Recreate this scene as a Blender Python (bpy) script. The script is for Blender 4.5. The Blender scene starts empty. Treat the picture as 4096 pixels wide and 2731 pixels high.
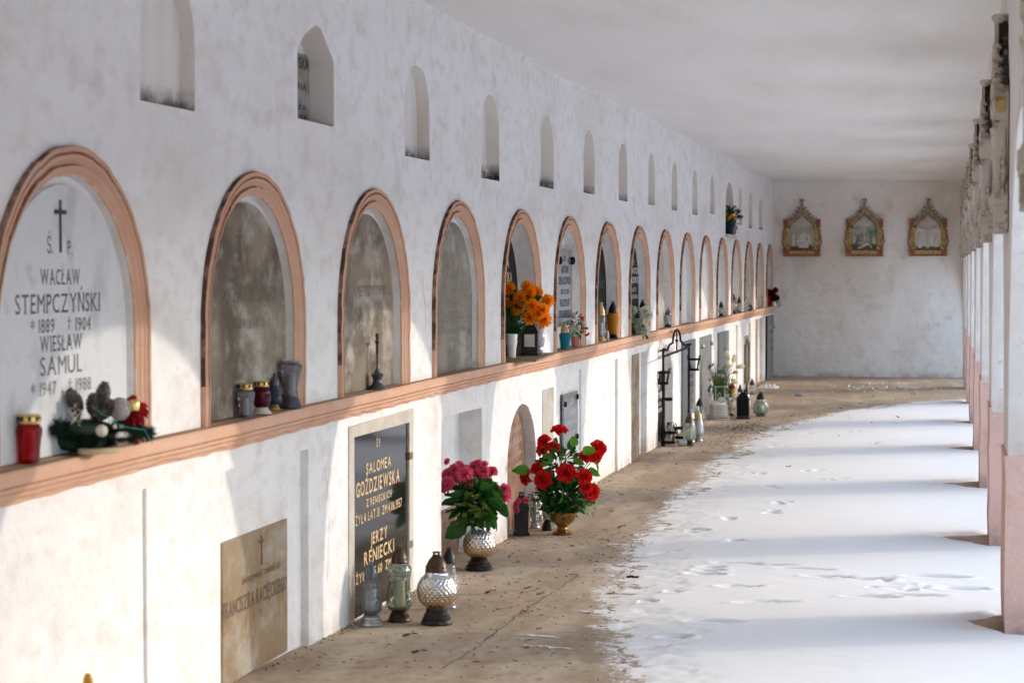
import bpy, bmesh, math, random
import numpy as np
from mathutils import Vector, Matrix
PI = math.pi
rnd = random.Random(7)
S = bpy.context.scene
COL = S.collection

# ------------------------------------------------------------------ materials
def newmat(name):
    m = bpy.data.materials.new(name); m.use_nodes = True
    nt = m.node_tree
    return m, nt, nt.nodes, nt.links, nt.nodes['Principled BSDF']

def mk(name, base, rough=0.7, metal=0.0, stains=(), bumps=(), world=False, spec=0.3, coat=0.0, sheen=0.0, trans=0.0):
    """stains: (scale(x,y,z) or s, colour, lo, hi, amount); bumps: (scale, distance)"""
    m, nt, N, L, P = newmat(name)
    P.inputs['Roughness'].default_value = rough
    P.inputs['Metallic'].default_value = metal
    P.inputs['Specular IOR Level'].default_value = spec
    P.inputs['Coat Weight'].default_value = coat
    P.inputs['Transmission Weight'].default_value = trans
    if world:
        g = N.new('ShaderNodeNewGeometry'); vec = g.outputs['Position']
    else:
        g = N.new('ShaderNodeTexCoord'); vec = g.outputs['Object']
    cur = None
    rgb = N.new('ShaderNodeRGB'); rgb.outputs[0].default_value = (*base, 1); cur = rgb.outputs[0]
    for i, (sc, c, lo, hi, am) in enumerate(stains):
        mp = N.new('ShaderNodeMapping'); L.new(vec, mp.inputs['Vector'])
        mp.inputs['Scale'].default_value = sc if isinstance(sc, tuple) else (sc, sc, sc)
        mp.inputs['Location'].default_value = (i*3.7, i*1.3, i*5.1)
        n = N.new('ShaderNodeTexNoise'); n.inputs['Detail'].default_value = 7; n.inputs['Scale'].default_value = 1
        n.inputs['Roughness'].default_value = 0.62
        L.new(mp.outputs[0], n.inputs['Vector'])
        r = N.new('ShaderNodeMapRange'); r.inputs['From Min'].default_value = lo; r.inputs['From Max'].default_value = hi
        r.inputs['To Max'].default_value = am
        L.new(n.outputs['Fac'], r.inputs['Value'])
        mx = N.new('ShaderNodeMix'); mx.data_type = 'RGBA'
        L.new(r.outputs[0], mx.inputs['Factor']); L.new(cur, mx.inputs['A']); mx.inputs['B'].default_value = (*c, 1)
        cur = mx.outputs['Result']
    L.new(cur, P.inputs['Base Color'])
    prev = None
    for sc, d in bumps:
        n = N.new('ShaderNodeTexNoise'); n.inputs['Scale'].default_value = sc; n.inputs['Detail'].default_value = 5
        L.new(vec, n.inputs['Vector'])
        b = N.new('ShaderNodeBump'); b.inputs['Strength'].default_value = 1; b.inputs['Distance'].default_value = d
        L.new(n.outputs['Fac'], b.inputs['Height'])
        if prev: L.new(prev, b.inputs['Normal'])
        prev = b.outputs['Normal']
    if prev: L.new(prev, P.inputs['Normal'])
    return m

def zgrime(m, z0, z1, col, amount=0.8, scale=6.0):
    """dirt that sits between two heights of the world (stain with its own shape)"""
    nt = m.node_tree; N = nt.nodes; L = nt.links; P = N['Principled BSDF']
    old = P.inputs['Base Color'].links[0].from_socket
    g = N.new('ShaderNodeNewGeometry'); sep = N.new('ShaderNodeSeparateXYZ'); L.new(g.outputs['Position'], sep.inputs[0])
    n = N.new('ShaderNodeTexNoise'); n.inputs['Scale'].default_value = scale; n.inputs['Detail'].default_value = 6
    L.new(g.outputs['Position'], n.inputs['Vector'])
    r = N.new('ShaderNodeMapRange'); r.inputs['From Min'].default_value = z0; r.inputs['From Max'].default_value = z1
    r.inputs['To Min'].default_value = amount; r.inputs['To Max'].default_value = 0; L.new(sep.outputs['Z'], r.inputs['Value'])
    mu = N.new('ShaderNodeMath'); mu.operation = 'MULTIPLY'; L.new(r.outputs[0], mu.inputs[0])
    r2 = N.new('ShaderNodeMapRange'); r2.inputs['From Min'].default_value = .35; r2.inputs['From Max'].default_value = .6
    L.new(n.outputs['Fac'], r2.inputs['Value']); L.new(r2.outputs[0], mu.inputs[1])
    mx = N.new('ShaderNodeMix'); mx.data_type = 'RGBA'; L.new(mu.outputs[0], mx.inputs['Factor']); L.new(old, mx.inputs['A'])
    mx.inputs['B'].default_value = (*col, 1); L.new(mx.outputs['Result'], P.inputs['Base Color'])

def glassmat(name, tint, gloss=0.35, rough=0.04, milky=0.0, pattern=0.0, pscale=60):
    m, nt, N, L, P = newmat(name)
    N.remove(P); out = N['Material Output']
    tr = N.new('ShaderNodeBsdfTransparent'); tr.inputs[0].default_value = (*tint, 1)
    gl = N.new('ShaderNodeBsdfGlossy'); gl.inputs['Roughness'].default_value = rough
    gl.inputs['Color'].default_value = (0.95, 0.95, 0.95, 1)
    lw = N.new('ShaderNodeLayerWeight'); lw.inputs['Blend'].default_value = gloss
    mx = N.new('ShaderNodeMixShader'); L.new(lw.outputs['Fresnel'], mx.inputs[0]); L.new(tr.outputs[0], mx.inputs[1]); L.new(gl.outputs[0], mx.inputs[2])
    df = N.new('ShaderNodeBsdfDiffuse'); df.inputs['Color'].default_value = (*[min(1, t*0.9) for t in tint], 1)
    m2 = N.new('ShaderNodeMixShader'); m2.inputs[0].default_value = milky
    L.new(mx.outputs[0], m2.inputs[1]); L.new(df.outputs[0], m2.inputs[2]); L.new(m2.outputs[0], out.inputs[0])
    if pattern:
        tc = N.new('ShaderNodeTexCoord'); v = N.new('ShaderNodeTexVoronoi'); v.inputs['Scale'].default_value = pscale
        L.new(tc.outputs['Object'], v.inputs['Vector'])
        b = N.new('ShaderNodeBump'); b.inputs['Distance'].default_value = pattern; L.new(v.outputs['Distance'], b.inputs['Height'])
        for s in (gl, lw): L.new(b.outputs[0], s.inputs['Normal'])
    return m

M = {}
M['plaster'] = mk('white_plaster', (.86, .845, .84), .9, spec=.0, world=True,
    stains=[((.9, .45, 1.1), (.765, .71, .665), .44, .66, .6), ((2.2, 1.0, 1.9), (.88, .86, .85), .47, .66, .7), ((3.5, 1.5, 3.4), (.73, .675, .63), .52, .68, .45),
            ((7, 3.4, 5), (.62, .55, .49), .56, .72, .6), ((16, 8, 13), (.74, .67, .61), .5, .64, .5), (70, (.30, .23, .18), .69, .74, .65)],
    bumps=[(2.4, .022), (11, .010), (45, .004), (160, .0016)])
zgrime(M['plaster'], -.02, .16, (.42, .32, .24), .75, 9)
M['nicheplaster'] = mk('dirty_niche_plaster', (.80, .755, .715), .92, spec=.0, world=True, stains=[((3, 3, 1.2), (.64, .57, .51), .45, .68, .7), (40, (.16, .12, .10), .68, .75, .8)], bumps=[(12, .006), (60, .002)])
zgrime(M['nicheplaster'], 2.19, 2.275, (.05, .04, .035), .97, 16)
M['endplaster'] = mk('end_wall_plaster', (.86, .83, .81), .92, spec=.0, world=True,
    stains=[((.8, .8, .8), (.72, .66, .61), .40, .66, .8), ((2.6, 2.6, 1.6), (.88, .865, .855), .48, .62, .7), ((3.2, 3, 2.4), (.62, .54, .47), .56, .7, .6),
            (5, (.52, .44, .38), .60, .78, .6), (45, (.3, .24, .2), .70, .77, .5)],
    bumps=[(2.0, .025), (11, .012), (50, .005)])
zgrime(M['endplaster'], -.02, .10, (.30, .25, .21), .8, 5)
M['ceiling'] = mk('ceiling_plaster', (.85, .83, .82), .9, spec=.0, world=True,
    stains=[((1.3, .33, 1), (.70, .64, .59), .44, .72, .5), ((2.6, .6, 1), (.87, .86, .85), .5, .7, .4), ((22, 7, 10), (.62, .54, .47), .62, .72, .4), (26, (.42, .33, .27), .70, .76, .7)],
    bumps=[(1.2, .014), (9, .006), (60, .002)])
M['arcade'] = mk('arcade_plaster', (.84, .82, .81), .9, spec=.0, world=True,
    stains=[((1.2, 1.2, .5), (.66, .58, .51), .45, .72, .6), (24, (.5, .42, .35), .62, .72, .6), ((2.5, 2.5, 2.5), (.72, .65, .59), .5, .66, .6)], bumps=[(4, .016), (20, .006), (60, .003)])
zgrime(M['arcade'], .82, 1.05, (.62, .48, .40), .6, 14)
M['pink'] = mk('peach_paint', (.68, .41, .285), .85, spec=.05, world=True,
    stains=[((3, 3, 3), (.56, .31, .22), .45, .70, .6), ((8, 1.5, 8), (.72, .50, .40), .5, .72, .6), (40, (.30, .17, .11), .66, .76, .7)],
    bumps=[(9, .005), (60, .002)])
M['dado'] = mk('pink_dado_paint', (.70, .45, .375), .85, spec=.05, world=True,
    stains=[((2, 2, 2), (.54, .32, .27), .45, .70, .6), (30, (.74, .62, .56), .62, .70, .7), (6, (.50, .31, .25), .55, .68, .6)], bumps=[(4, .012), (20, .006), (60, .002)])
zgrime(M['dado'], 0, .22, (.30, .22, .17), .8, 12)
M['dirtpink'] = mk('dirty_peach_edge', (.36, .22, .165), .95, spec=.0, world=True,
    stains=[(12, (.085, .055, .045), .40, .55, .95), (50, (.60, .36, .27), .62, .72, .6)], bumps=[(40, .003)])
M['groove'] = mk('shadowed_dirty_groove_paint', (.40, .22, .145), .9, spec=.0, world=True, stains=[(14, (.17, .09, .06), .45, .62, .8)])  # dark tone paints shadow lines between the mouldings, along with dirt
M['ledgetop'] = mk('dusty_ledge_top', (.33, .235, .165), .95, spec=.0, world=True,
    stains=[(6, (.45, .33, .25), .5, .7, .7), (60, (.12, .085, .06), .62, .72, .8)], bumps=[(40, .002)])
M['sill'] = mk('grimy_sill', (.20, .16, .13), .95, spec=.0, world=True, stains=[(14, (.06, .05, .04), .45, .6, .8), (30, (.5, .46, .42), .6, .7, .5)], bumps=[(30, .004)])
M['reveal'] = mk('grey_reveal_plaster', (.60, .57, .545), .9, spec=.0, world=True, stains=[((4, 4, 1.5), (.46, .42, .38), .45, .7, .6)], bumps=[(20, .003)])
M['floor'] = mk('dusty_concrete', (.43, .345, .262), .92, spec=.0, world=True,
    stains=[((1.1, .4, .7), (.32, .25, .188), .42, .62, .8), ((3.0, .8, 1), (.54, .455, .365), .48, .66, .8), (14, (.24, .18, .13), .52, .72, .75), ((30, 9, 9), (.55, .46, .37), .58, .7, .5), (140, (.13, .09, .06), .68, .74, .8)],
    bumps=[(3, .01), (40, .003), (200, .0015)])
M['snow'] = mk('snow', (.80, .80, .80), .75, spec=.05, world=True, stains=[(3, (.77, .775, .785), .4, .7, .5)], bumps=[(4, .003), (70, .001), (300, .0006)])
M['ground'] = mk('snowy_ground', (.88, .89, .91), .8, spec=.0, world=True, stains=[(.4, (.80, .83, .88), .4, .7, .5)], bumps=[(1, .05)])
M['crack'] = mk('crack_dirt', (.06, .045, .035), 1)
M['marble'] = mk('veined_marble', (.66, .665, .68), .35, world=True,
    stains=[((3, 5, 3), (.40, .41, .43), .52, .66, .55), ((12, 12, 12), (.50, .47, .44), .56, .68, .6), ((1.5, 1.5, 1.5), (.74, .72, .70), .5, .7, .5)], bumps=[(60, .0008)])
def weather(name, base, c2, c3, rough=.8):
    return mk(name, base, rough, world=True, spec=.05, stains=[((3, 2.0, 2.6), c2, .42, .60, .9), ((5, 3.2, 4.4), c3, .50, .64, .75), ((9, 9, 4), c2, .54, .70, .55), ((14, 7, 12), c3, .56, .70, .5), (40, tuple(x*.45 for x in base), .6, .75, .6)], bumps=[(30, .003), (120, .001)])
M['brownstone'] = weather('weathered_brown_slab', (.285, .235, .18), (.135, .108, .082), (.50, .46, .405))
M['palestone'] = weather('weathered_pale_slab', (.50, .45, .39), (.40, .35, .29), (.60, .57, .53))
M['greystone'] = weather('streaked_grey_slab', (.31, .27, .225), (.20, .172, .142), (.44, .41, .37))
M['tanstone'] = weather('rusty_tan_slab', (.33, .25, .165), (.26, .165, .09), (.42, .38, .33))
M['redstone'] = weather('reddish_slab', (.27, .145, .10), (.17, .10, .075), (.36, .25, .20))
M['white'] = mk('white_stone', (.72, .71, .70), .6, world=True, stains=[((3, 3, 1), (.6, .56, .51), .5, .7, .6)], bumps=[(40, .001)])
M['blackgranite'] = mk('polished_black_granite', (.012, .011, .012), .06, spec=.24, world=True)
M['mattblack'] = mk('dull_black_slab', (.016, .016, .019), .5, world=True, spec=.02, stains=[(60, (.03, .03, .033), .5, .7, .6)])
M['blackstone'] = mk('satin_black_stone', (.012, .011, .014), .45, world=True, spec=.04)
M['greygranite'] = mk('grey_granite', (.25, .245, .24), .55, world=True, spec=.1, stains=[(240, (.07, .07, .07), .5, .58, .8), (320, (.5, .5, .49), .56, .64, .7)], bumps=[(100, .002)])
M['mirrorgrey'] = mk('polished_grey_stone', (.16, .17, .19), .12, world=True, spec=.8, stains=[(200, (.26, .27, .29), .5, .65, .5)])
M['mortar'] = mk('rough_mortar', (.62, .56, .49), .95, world=True, stains=[(8, (.48, .42, .35), .45, .7, .7)], bumps=[(25, .008), (100, .002)])
M['gold'] = mk('gold_lettering', (.72, .52, .27), .45, stains=[(60, (.5, .36, .2), .5, .7, .5)])
M['inkblack'] = mk('black_lettering', (.035, .035, .04), .6)
M['inkgrey'] = mk('faded_lettering', (.17, .165, .165), .8)
M['inkbrown'] = mk('faded_brown_lettering', (.13, .095, .06), .85)
M['inkfaint'] = mk('faint_carved_lettering', (.17, .14, .11), .9)
M['inkpale'] = mk('pale_carved_lettering', (.36, .33, .29), .9)
M['inkwhite'] = mk('white_lettering', (.72, .72, .70), .6)
M['inkdark'] = mk('dark_engraved_lettering', (.045, .045, .05), .6)
M['iron'] = mk('black_iron', (.012, .012, .014), .6, metal=.0, spec=.08, bumps=[(120, .001)])
M['blackmetal'] = mk('blackened_metal', (.02, .018, .02), .4, metal=.15, stains=[(40, (.16, .12, .08), .58, .72, .5)])
M['bronze'] = mk('tarnished_bronze', (.085, .055, .034), .38, metal=.7, stains=[(30, (.06, .04, .03), .45, .65, .8)])
M['brass'] = mk('worn_brass', (.36, .20, .065), .30, metal=.9, stains=[(18, (.17, .095, .04), .45, .68, .6)])
M['goldfoil'] = mk('gold_foil_lid', (.80, .56, .22), .25, metal=.9, bumps=[(80, .002)])
M['beigelid'] = mk('golden_plastic_lid', (.62, .42, .20), .4, metal=.35)
M['silver'] = mk('silver_metal', (.46, .46, .48), .28, metal=.85, stains=[(30, (.2, .2, .22), .5, .7, .5)])
M['darksteel'] = mk('dark_pewter', (.10, .105, .125), .35, metal=.7, stains=[(40, (.28, .28, .30), .55, .7, .5)])
M['cream'] = mk('cream_plastic', (.62, .56, .47), .45)
M['wax'] = mk('candle_wax', (.76, .73, .66), .6)
M['waxyellow'] = mk('yellowed_wax', (.74, .62, .40), .6)
M['clear'] = glassmat('clear_glass', (.86, .88, .87), .42, .05, .10, .004, 70)
M['cleargreen'] = glassmat('greenish_clear_glass', (.78, .86, .78), .45, .05, .12, .004, 60)
M['smoky'] = glassmat('smoky_glass', (.55, .55, .57), .4, .08, .14, .002, 60)
M['irid'] = glassmat('iridescent_glass', (.84, .82, .90), .6, .10, .35, .004, 60)
M['redglass'] = glassmat('red_glass', (.50, .008, .010), .28, .06, .12)
M['wineglass'] = glassmat('wine_red_glass', (.17, .01, .03), .3, .1, .35)
M['blueglass'] = glassmat('turquoise_glass', (.01, .26, .34), .32, .07, .55, .004, 60)
M['amberglass'] = glassmat('amber_glass', (.75, .34, .02), .35, .08, .55, .006, 60)
M['darkblueglass'] = glassmat('dark_blue_glass', (.06, .08, .14), .35, .08, .5)
def petalmat(name, c1, c2, tr=.35, rough=.6):
    m = mk(name, c1, rough, stains=[(45, c2, .42, .66, .7)])
    nt = m.node_tree; N = nt.nodes; L = nt.links; P = N['Principled BSDF']; out = N['Material Output']
    t = N.new('ShaderNodeBsdfTranslucent'); L.new(P.inputs['Base Color'].links[0].from_socket, t.inputs['Color'])
    mx = N.new('ShaderNodeMixShader'); mx.inputs[0].default_value = tr
    L.new(P.outputs[0], mx.inputs[1]); L.new(t.outputs[0], mx.inputs[2]); L.new(mx.outputs[0], out.inputs[0]); return m
def ambersilver(name):
    m, nt, N, L, P = newmat(name)
    P.inputs['Metallic'].default_value = .75; P.inputs['Roughness'].default_value = .16
    tc = N.new('ShaderNodeTexCoord'); sp = N.new('ShaderNodeSeparateXYZ'); L.new(tc.outputs['Object'], sp.inputs[0])
    n = N.new('ShaderNodeTexNoise'); n.inputs['Scale'].default_value = 9; L.new(tc.outputs['Object'], n.inputs['Vector'])
    ad = N.new('ShaderNodeMath'); ad.operation = 'MULTIPLY_ADD'; L.new(n.outputs['Fac'], ad.inputs[0]); ad.inputs[1].default_value = .10; L.new(sp.outputs['Z'], ad.inputs[2])
    r = N.new('ShaderNodeMapRange'); L.new(ad.outputs[0], r.inputs['Value']); r.inputs['From Min'].default_value = .13; r.inputs['From Max'].default_value = .24
    mx = N.new('ShaderNodeMix'); mx.data_type = 'RGBA'; L.new(r.outputs[0], mx.inputs['Factor'])
    mx.inputs['A'].default_value = (.50, .31, .14, 1); mx.inputs['B'].default_value = (.62, .64, .66, 1)
    L.new(mx.outputs['Result'], P.inputs['Base Color'])
    return m
M['mercury'] = ambersilver('silvered_amber_glass')
M['leaf'] = petalmat('dark_green_leaf', (.022, .095, .018), (.045, .15, .02), .2, .45)
M['leafbright'] = petalmat('bright_green_leaf', (.07, .24, .02), (.13, .33, .04), .3, .4)
M['leafolive'] = petalmat('olive_green_leaf', (.14, .21, .04), (.09, .14, .03), .25, .5)
M['sprig'] = mk('pale_green_sprig', (.10, .19, .08), .6)
M['stem'] = mk('green_stem', (.05, .11, .03), .6)
M['grass'] = mk('artificial_grass', (.06, .13, .03), .5, stains=[(20, (.16, .19, .07), .5, .7, .6)])
M['rose'] = petalmat('red_rose_petal', (.74, .016, .010), (.48, .006, .008))
M['darkrose'] = petalmat('dark_red_petal', (.20, .006, .010), (.10, .003, .006), .2)
M['pinkpetal'] = petalmat('pink_petal', (.80, .09, .22), (.88, .34, .44))
M['orange'] = petalmat('orange_petal', (1.0, .37, .008), (1.0, .52, .03), .45)
M['whitepetal'] = petalmat('white_petal', (.86, .88, .80), (.80, .84, .66), .45)
M['creampetal'] = petalmat('cream_petal', (.86, .83, .68), (.82, .80, .50), .45)
M['palepink'] = petalmat('pale_pink_petal', (.78, .56, .54), (.66, .38, .38), .3)
M['yellowpetal'] = petalmat('yellow_petal', (.80, .58, .14), (.72, .42, .06), .35)
M['teal'] = mk('teal_petal', (.02, .30, .26), .5)
M['needle'] = mk('spruce_needles', (.012, .035, .018), .7, stains=[(60, (.05, .08, .045), .55, .7, .5)])
M['cone'] = mk('grey_pine_cone', (.11, .085, .075), .8, stains=[(90, (.35, .33, .32), .5, .65, .8)])
M['rattan'] = mk('grey_rattan', (.42, .38, .36), .8)
M['redcloth'] = mk('red_velvet', (.38, .008, .012), .9)
M['birch'] = mk('peeled_branch', (.50, .38, .24), .8)
M['pot'] = mk('chipped_white_pot', (.74, .72, .68), .6, stains=[((30, 30, 60), (.25, .17, .1), .66, .72, .8)])
M['terracotta'] = mk('terracotta_plastic', (.44, .17, .12), .5)
M['soil'] = mk('dark_soil_and_shade', (.03, .02, .014), 1, bumps=[(60, .01)])  # soil; its black also paints gap shadow on the arcade reliefs
M['ash'] = mk('distressed_white_metal', (.50, .49, .45), .6, stains=[(50, (.28, .27, .25), .52, .66, .7)], bumps=[(60, .004)])
M['wood'] = mk('weathered_board', (.22, .165, .11), .8, stains=[((2, 20, 20), (.13, .10, .07), .45, .65, .7)])
M['cloth'] = mk('crumpled_white_cloth', (.66, .60, .60), .9)
M['dryleaf'] = mk('dry_brown_leaf', (.17, .085, .04), .9, stains=[(40, (.08, .04, .02), .45, .65, .7)])
M['dryred'] = mk('dry_rust_leaf', (.38, .11, .04), .9)
M['debris'] = mk('dry_plant_debris', (.12, .075, .045), 1)
M['shard'] = mk('broken_glass_shards', (.6, .68, .66), .15, spec=.8)
M['rel_plaster'] = mk('relief_plaster', (.57, .53, .47), .8, stains=[(14, (.40, .35, .28), .45, .7, .7)], bumps=[(80, .002)])
M['rel_bg'] = mk('relief_background', (.52, .475, .39), .85, stains=[(6, (.29, .27, .20), .45, .7, .7)])
M['rel_teal'] = mk('relief_teal_sky', (.42, .42, .33), .85, stains=[(7, (.10, .20, .18), .46, .62, .9)])
M['rel_white'] = mk('relief_white', (.66, .635, .59), .8, stains=[(30, (.5, .46, .4), .5, .7, .6)], bumps=[(80, .002)])
M['ochre'] = mk('ochre_frame_paint', (.50, .37, .13), .75, stains=[(22, (.15, .07, .025), .50, .62, .9), (12, (.42, .38, .25), .5, .7, .6)], bumps=[(60, .002)])
M['rustred'] = mk('rust_red_frame_paint', (.30, .10, .065), .8, stains=[(16, (.40, .24, .18), .5, .66, .8), (30, (.08, .05, .04), .55, .7, .6)], bumps=[(60, .003)])
M['crocket'] = mk('sooty_crocket_plaster', (.50, .43, .35), .85, stains=[(24, (.09, .07, .055), .46, .60, .85)], bumps=[(60, .004)])
M['frgreen'] = mk('grey_green_frame_paint', (.36, .31, .20), .8, stains=[(20, (.09, .07, .05), .48, .64, .8)], bumps=[(60, .003)])
M['relgreen'] = mk('relief_green', (.10, .27, .08), .8)
M['reldark'] = mk('relief_ground_grey', (.16, .145, .12), .85)
M['worn'] = mk('worn_pale_frame', (.56, .50, .44), .85, stains=[(13, (.17, .135, .11), .50, .62, .9), (6, (.44, .17, .10), .66, .71, .8), (60, (.2, .16, .13), .62, .7, .6)], bumps=[(40, .006)])
M['gapshadow'] = mk('shadow_dark_frame_back', (.055, .045, .038), .95, stains=[(20, (.28, .25, .21), .55, .66, .8)], bumps=[(40, .006)])  # near-black that stands in for shadow between relief crest and wall
M['pinkcloth'] = mk('lilac_ribbon', (.62, .36, .60), .7)
M['darkgreenpot'] = mk('dark_green_plastic', (.008, .05, .03), .35)

# ------------------------------------------------------------------ mesh helpers
class MB:
    def __init__(s): s.v = []; s.f = []; s.m = []; s.mi = 0
    def add(s, vs, fs):
        b = len(s.v); s.v += [tuple(v) for v in vs]; s.f += [tuple(b+i for i in f) for f in fs]; s.m += [s.mi]*len(fs); return s
    def box(s, x0, x1, y0, y1, z0, z1):
        v = [(x, y, z) for x in (x0, x1) for y in (y0, y1) for z in (z0, z1)]
        return s.add(v, [(0, 1, 3, 2), (4, 6, 7, 5), (0, 4, 5, 1), (2, 3, 7, 6), (0, 2, 6, 4), (1, 5, 7, 3)])
    def cbox(s, c, d, M4=None):
        n = len(s.v); s.box(c[0]-d[0]/2, c[0]+d[0]/2, c[1]-d[1]/2, c[1]+d[1]/2, c[2]-d[2]/2, c[2]+d[2]/2)
        if M4 is not None: s.v[n:] = [tuple(M4 @ Vector(p)) for p in s.v[n:]]
        return s
    def lathe(s, prof, n=28, c=(0, 0, 0), fn=None, cap=True, sq=None):
        vs = []
        for j, (r, z) in enumerate(prof):
            for i in range(n):
                a = 2*PI*i/n; rr = r
                if sq: rr = r/max(abs(math.cos(a)), abs(math.sin(a)))
                if fn: rr = fn(rr, a, z)
                vs.append((c[0]+rr*math.cos(a), c[1]+rr*math.sin(a), c[2]+z))
        fs = [(j*n+i, j*n+(i+1) % n, (j+1)*n+(i+1) % n, (j+1)*n+i) for j in range(len(prof)-1) for i in range(n)]
        if cap:
            fs.append(tuple(range(n))[::-1]); fs.append(tuple((len(prof)-1)*n+i for i in range(n)))
        return s.add(vs, fs)
    def tube(s, pts, r, n=6, closed=False):
        pts = [Vector(p) for p in pts]; vs = []; K = len(pts)
        rr = r if isinstance(r, (list, tuple)) else [r]*K
        up = Vector((0, 0, 1))
        for k, p in enumerate(pts):
            if closed: t = pts[(k+1) % K]-pts[k-1]
            else: t = pts[min(k+1, K-1)]-pts[max(k-1, 0)]
            t = t.normalized() if t.length > 1e-9 else Vector((0, 0, 1))
            a = t.cross(up)
            if a.length < .15: a = t.cross(Vector((1, 0, 0)))
            a.normalize(); b = t.cross(a)
            for i in range(n):
                an = 2*PI*i/n; vs.append(p + (a*math.cos(an)+b*math.sin(an))*rr[k])
        R = K if closed else K-1
        fs = [(k*n+i, k*n+(i+1) % n, ((k+1) % K)*n+(i+1) % n, ((k+1) % K)*n+i) for k in range(R) for i in range(n)]
        if not closed:
            fs.append(tuple(range(n))[::-1]); fs.append(tuple((K-1)*n+i for i in range(n)))
        return s.add(vs, fs)
    def ball(s, c, r, sc=(1, 1, 1), n=10, m=7):
        prof = [(max(1e-4, r*math.sin(PI*j/m)), -r*math.cos(PI*j/m)) for j in range(m+1)]
        k = len(s.v); s.lathe(prof, n)
        s.v[k:] = [(c[0]+p[0]*sc[0], c[1]+p[1]*sc[1], c[2]+p[2]*sc[2]) for p in s.v[k:]]
        return s
    def prism(s, pts2, x0, x1):
        """outline in (y,z), extruded along x"""
        n = len(pts2); v = [(x0, a, b) for a, b in pts2]+[(x1, a, b) for a, b in pts2]
        return s.add(v, [tuple(range(n)), tuple(range(2*n-1, n-1, -1))]+[(i, i+n, (i+1) % n+n, (i+1) % n) for i in range(n)])
    def xf(s, M4, start=0):
        s.v[start:] = [tuple(M4 @ Vector(p)) for p in s.v[start:]]; return s
    def mesh(s, name, mats, smooth=True):
        me = bpy.data.meshes.new(name); me.from_pydata(s.v, [], s.f); me.update()
        for m in (mats if isinstance(mats, (list, tuple)) else [mats]): me.materials.append(m)
        me.polygons.foreach_set('material_index', s.m)
        me.polygons.foreach_set('use_smooth', [smooth]*len(s.f))
        bm = bmesh.new(); bm.from_mesh(me); bmesh.ops.recalc_face_normals(bm, faces=bm.faces)
        if smooth:
            for e in bm.edges:
                if len(e.link_faces) == 2 and e.calc_face_angle(0) > 0.7: e.smooth = False
        bm.to_mesh(me); bm.free()
        return me
    def obj(s, name, mats, parent=None, smooth=True, loc=None):
        return mo(name, s.mesh(name, mats, smooth), parent, loc)

def mo(name, me, parent=None, loc=None):
    o = bpy.data.objects.new(name, me); COL.objects.link(o)
    if parent: o.parent = parent
    if loc: o.location = loc
    return o
def tag(o, label, cat, group=None, kind=None):
    if label: o['label'] = label
    if cat: o['category'] = cat
    if group: o['group'] = group
    if kind: o['kind'] = kind
    return o
def thing(name, label, cat, loc, rz=0, group=None):
    o = bpy.data.objects.new(name, None); COL.objects.link(o); o.location = loc; o.rotation_euler = (0, 0, rz)
    o.empty_display_size = .1
    return tag(o, label, cat, group)
def copy_tree(o, loc, label, rz=0, sc=None):
    c = o.copy(); COL.objects.link(c); c.location = loc; c.rotation_euler = (0, 0, rz); c['label'] = label
    if sc: c.scale = sc
    for ch in o.children:
        d = ch.copy(); COL.objects.link(d); d.parent = c
        for g in ch.children:
            e = g.copy(); COL.objects.link(e); e.parent = d
    return c

# ------------------------------------------------------------------ layout constants (metres)
WX = -2.60            # face of the burial wall
PITCH = 1.78
def cn(n): return 7.99 + PITCH*(n-2)
LZ = 1.078            # top of ledge
CEIL = 2.97
YEND = 33.5
SCREEN_TOP = 2.9  # height of the added screen that cuts off low sky light
AX0, AX1 = .27, .82   # arcade wall inner / outer face
BAY, PW = 3.42, .64
PIL = [9.65 + BAY*k for k in range(-5, 7)]
def fz(y):
    if y < 7.7: return .09 + (7.7-y)*.02
    if y < 9.4: return .09 - (y-7.7)/1.7*.04
    if y < 13: return .05 - (y-9.4)/3.6*.05
    return 0.0

# ------------------------------------------------------------------ burial wall
def arch_pts(c, hw, zs, rv, z0, n=28, jit=0.0):
    r = random.Random(int(c*1000))
    p = [(c-hw, z0)]
    for i in range(n+1):
        a = PI - PI*i/n
        p.append((c+hw*math.cos(a)+r.uniform(-jit, jit), zs+rv*math.sin(a)+r.uniform(-jit, jit)))
    p.append((c+hw, z0)); return p
def ogive(c, hw, z0, zt, jit=.003, angular=False):
    r = random.Random(int(c*991)); h = zt-z0
    if angular:
        q = [(c-hw, z0), (c-hw, z0+h*.70), (c-hw*.62, z0+h*.86), (c-hw*.05, zt), (c+hw*.25, z0+h*.985), (c+hw, z0+h*.68), (c+hw, z0)]
        return q
    q = [(c-hw, z0), (c-hw, z0+h*.45)]
    for i in range(1, 9):
        t = i/8; q.append((c-hw*(1-t**2.1*1.0), z0+h*(.45+.55*math.sin(t*PI/2))))
    q[-1] = (c, zt)
    q += [(2*c-a, b) for a, b in q[:-1][::-1]]
    return [(a+r.uniform(-jit, jit), b+(r.uniform(-jit, jit) if b > z0 else 0)) for a, b in q]

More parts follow.
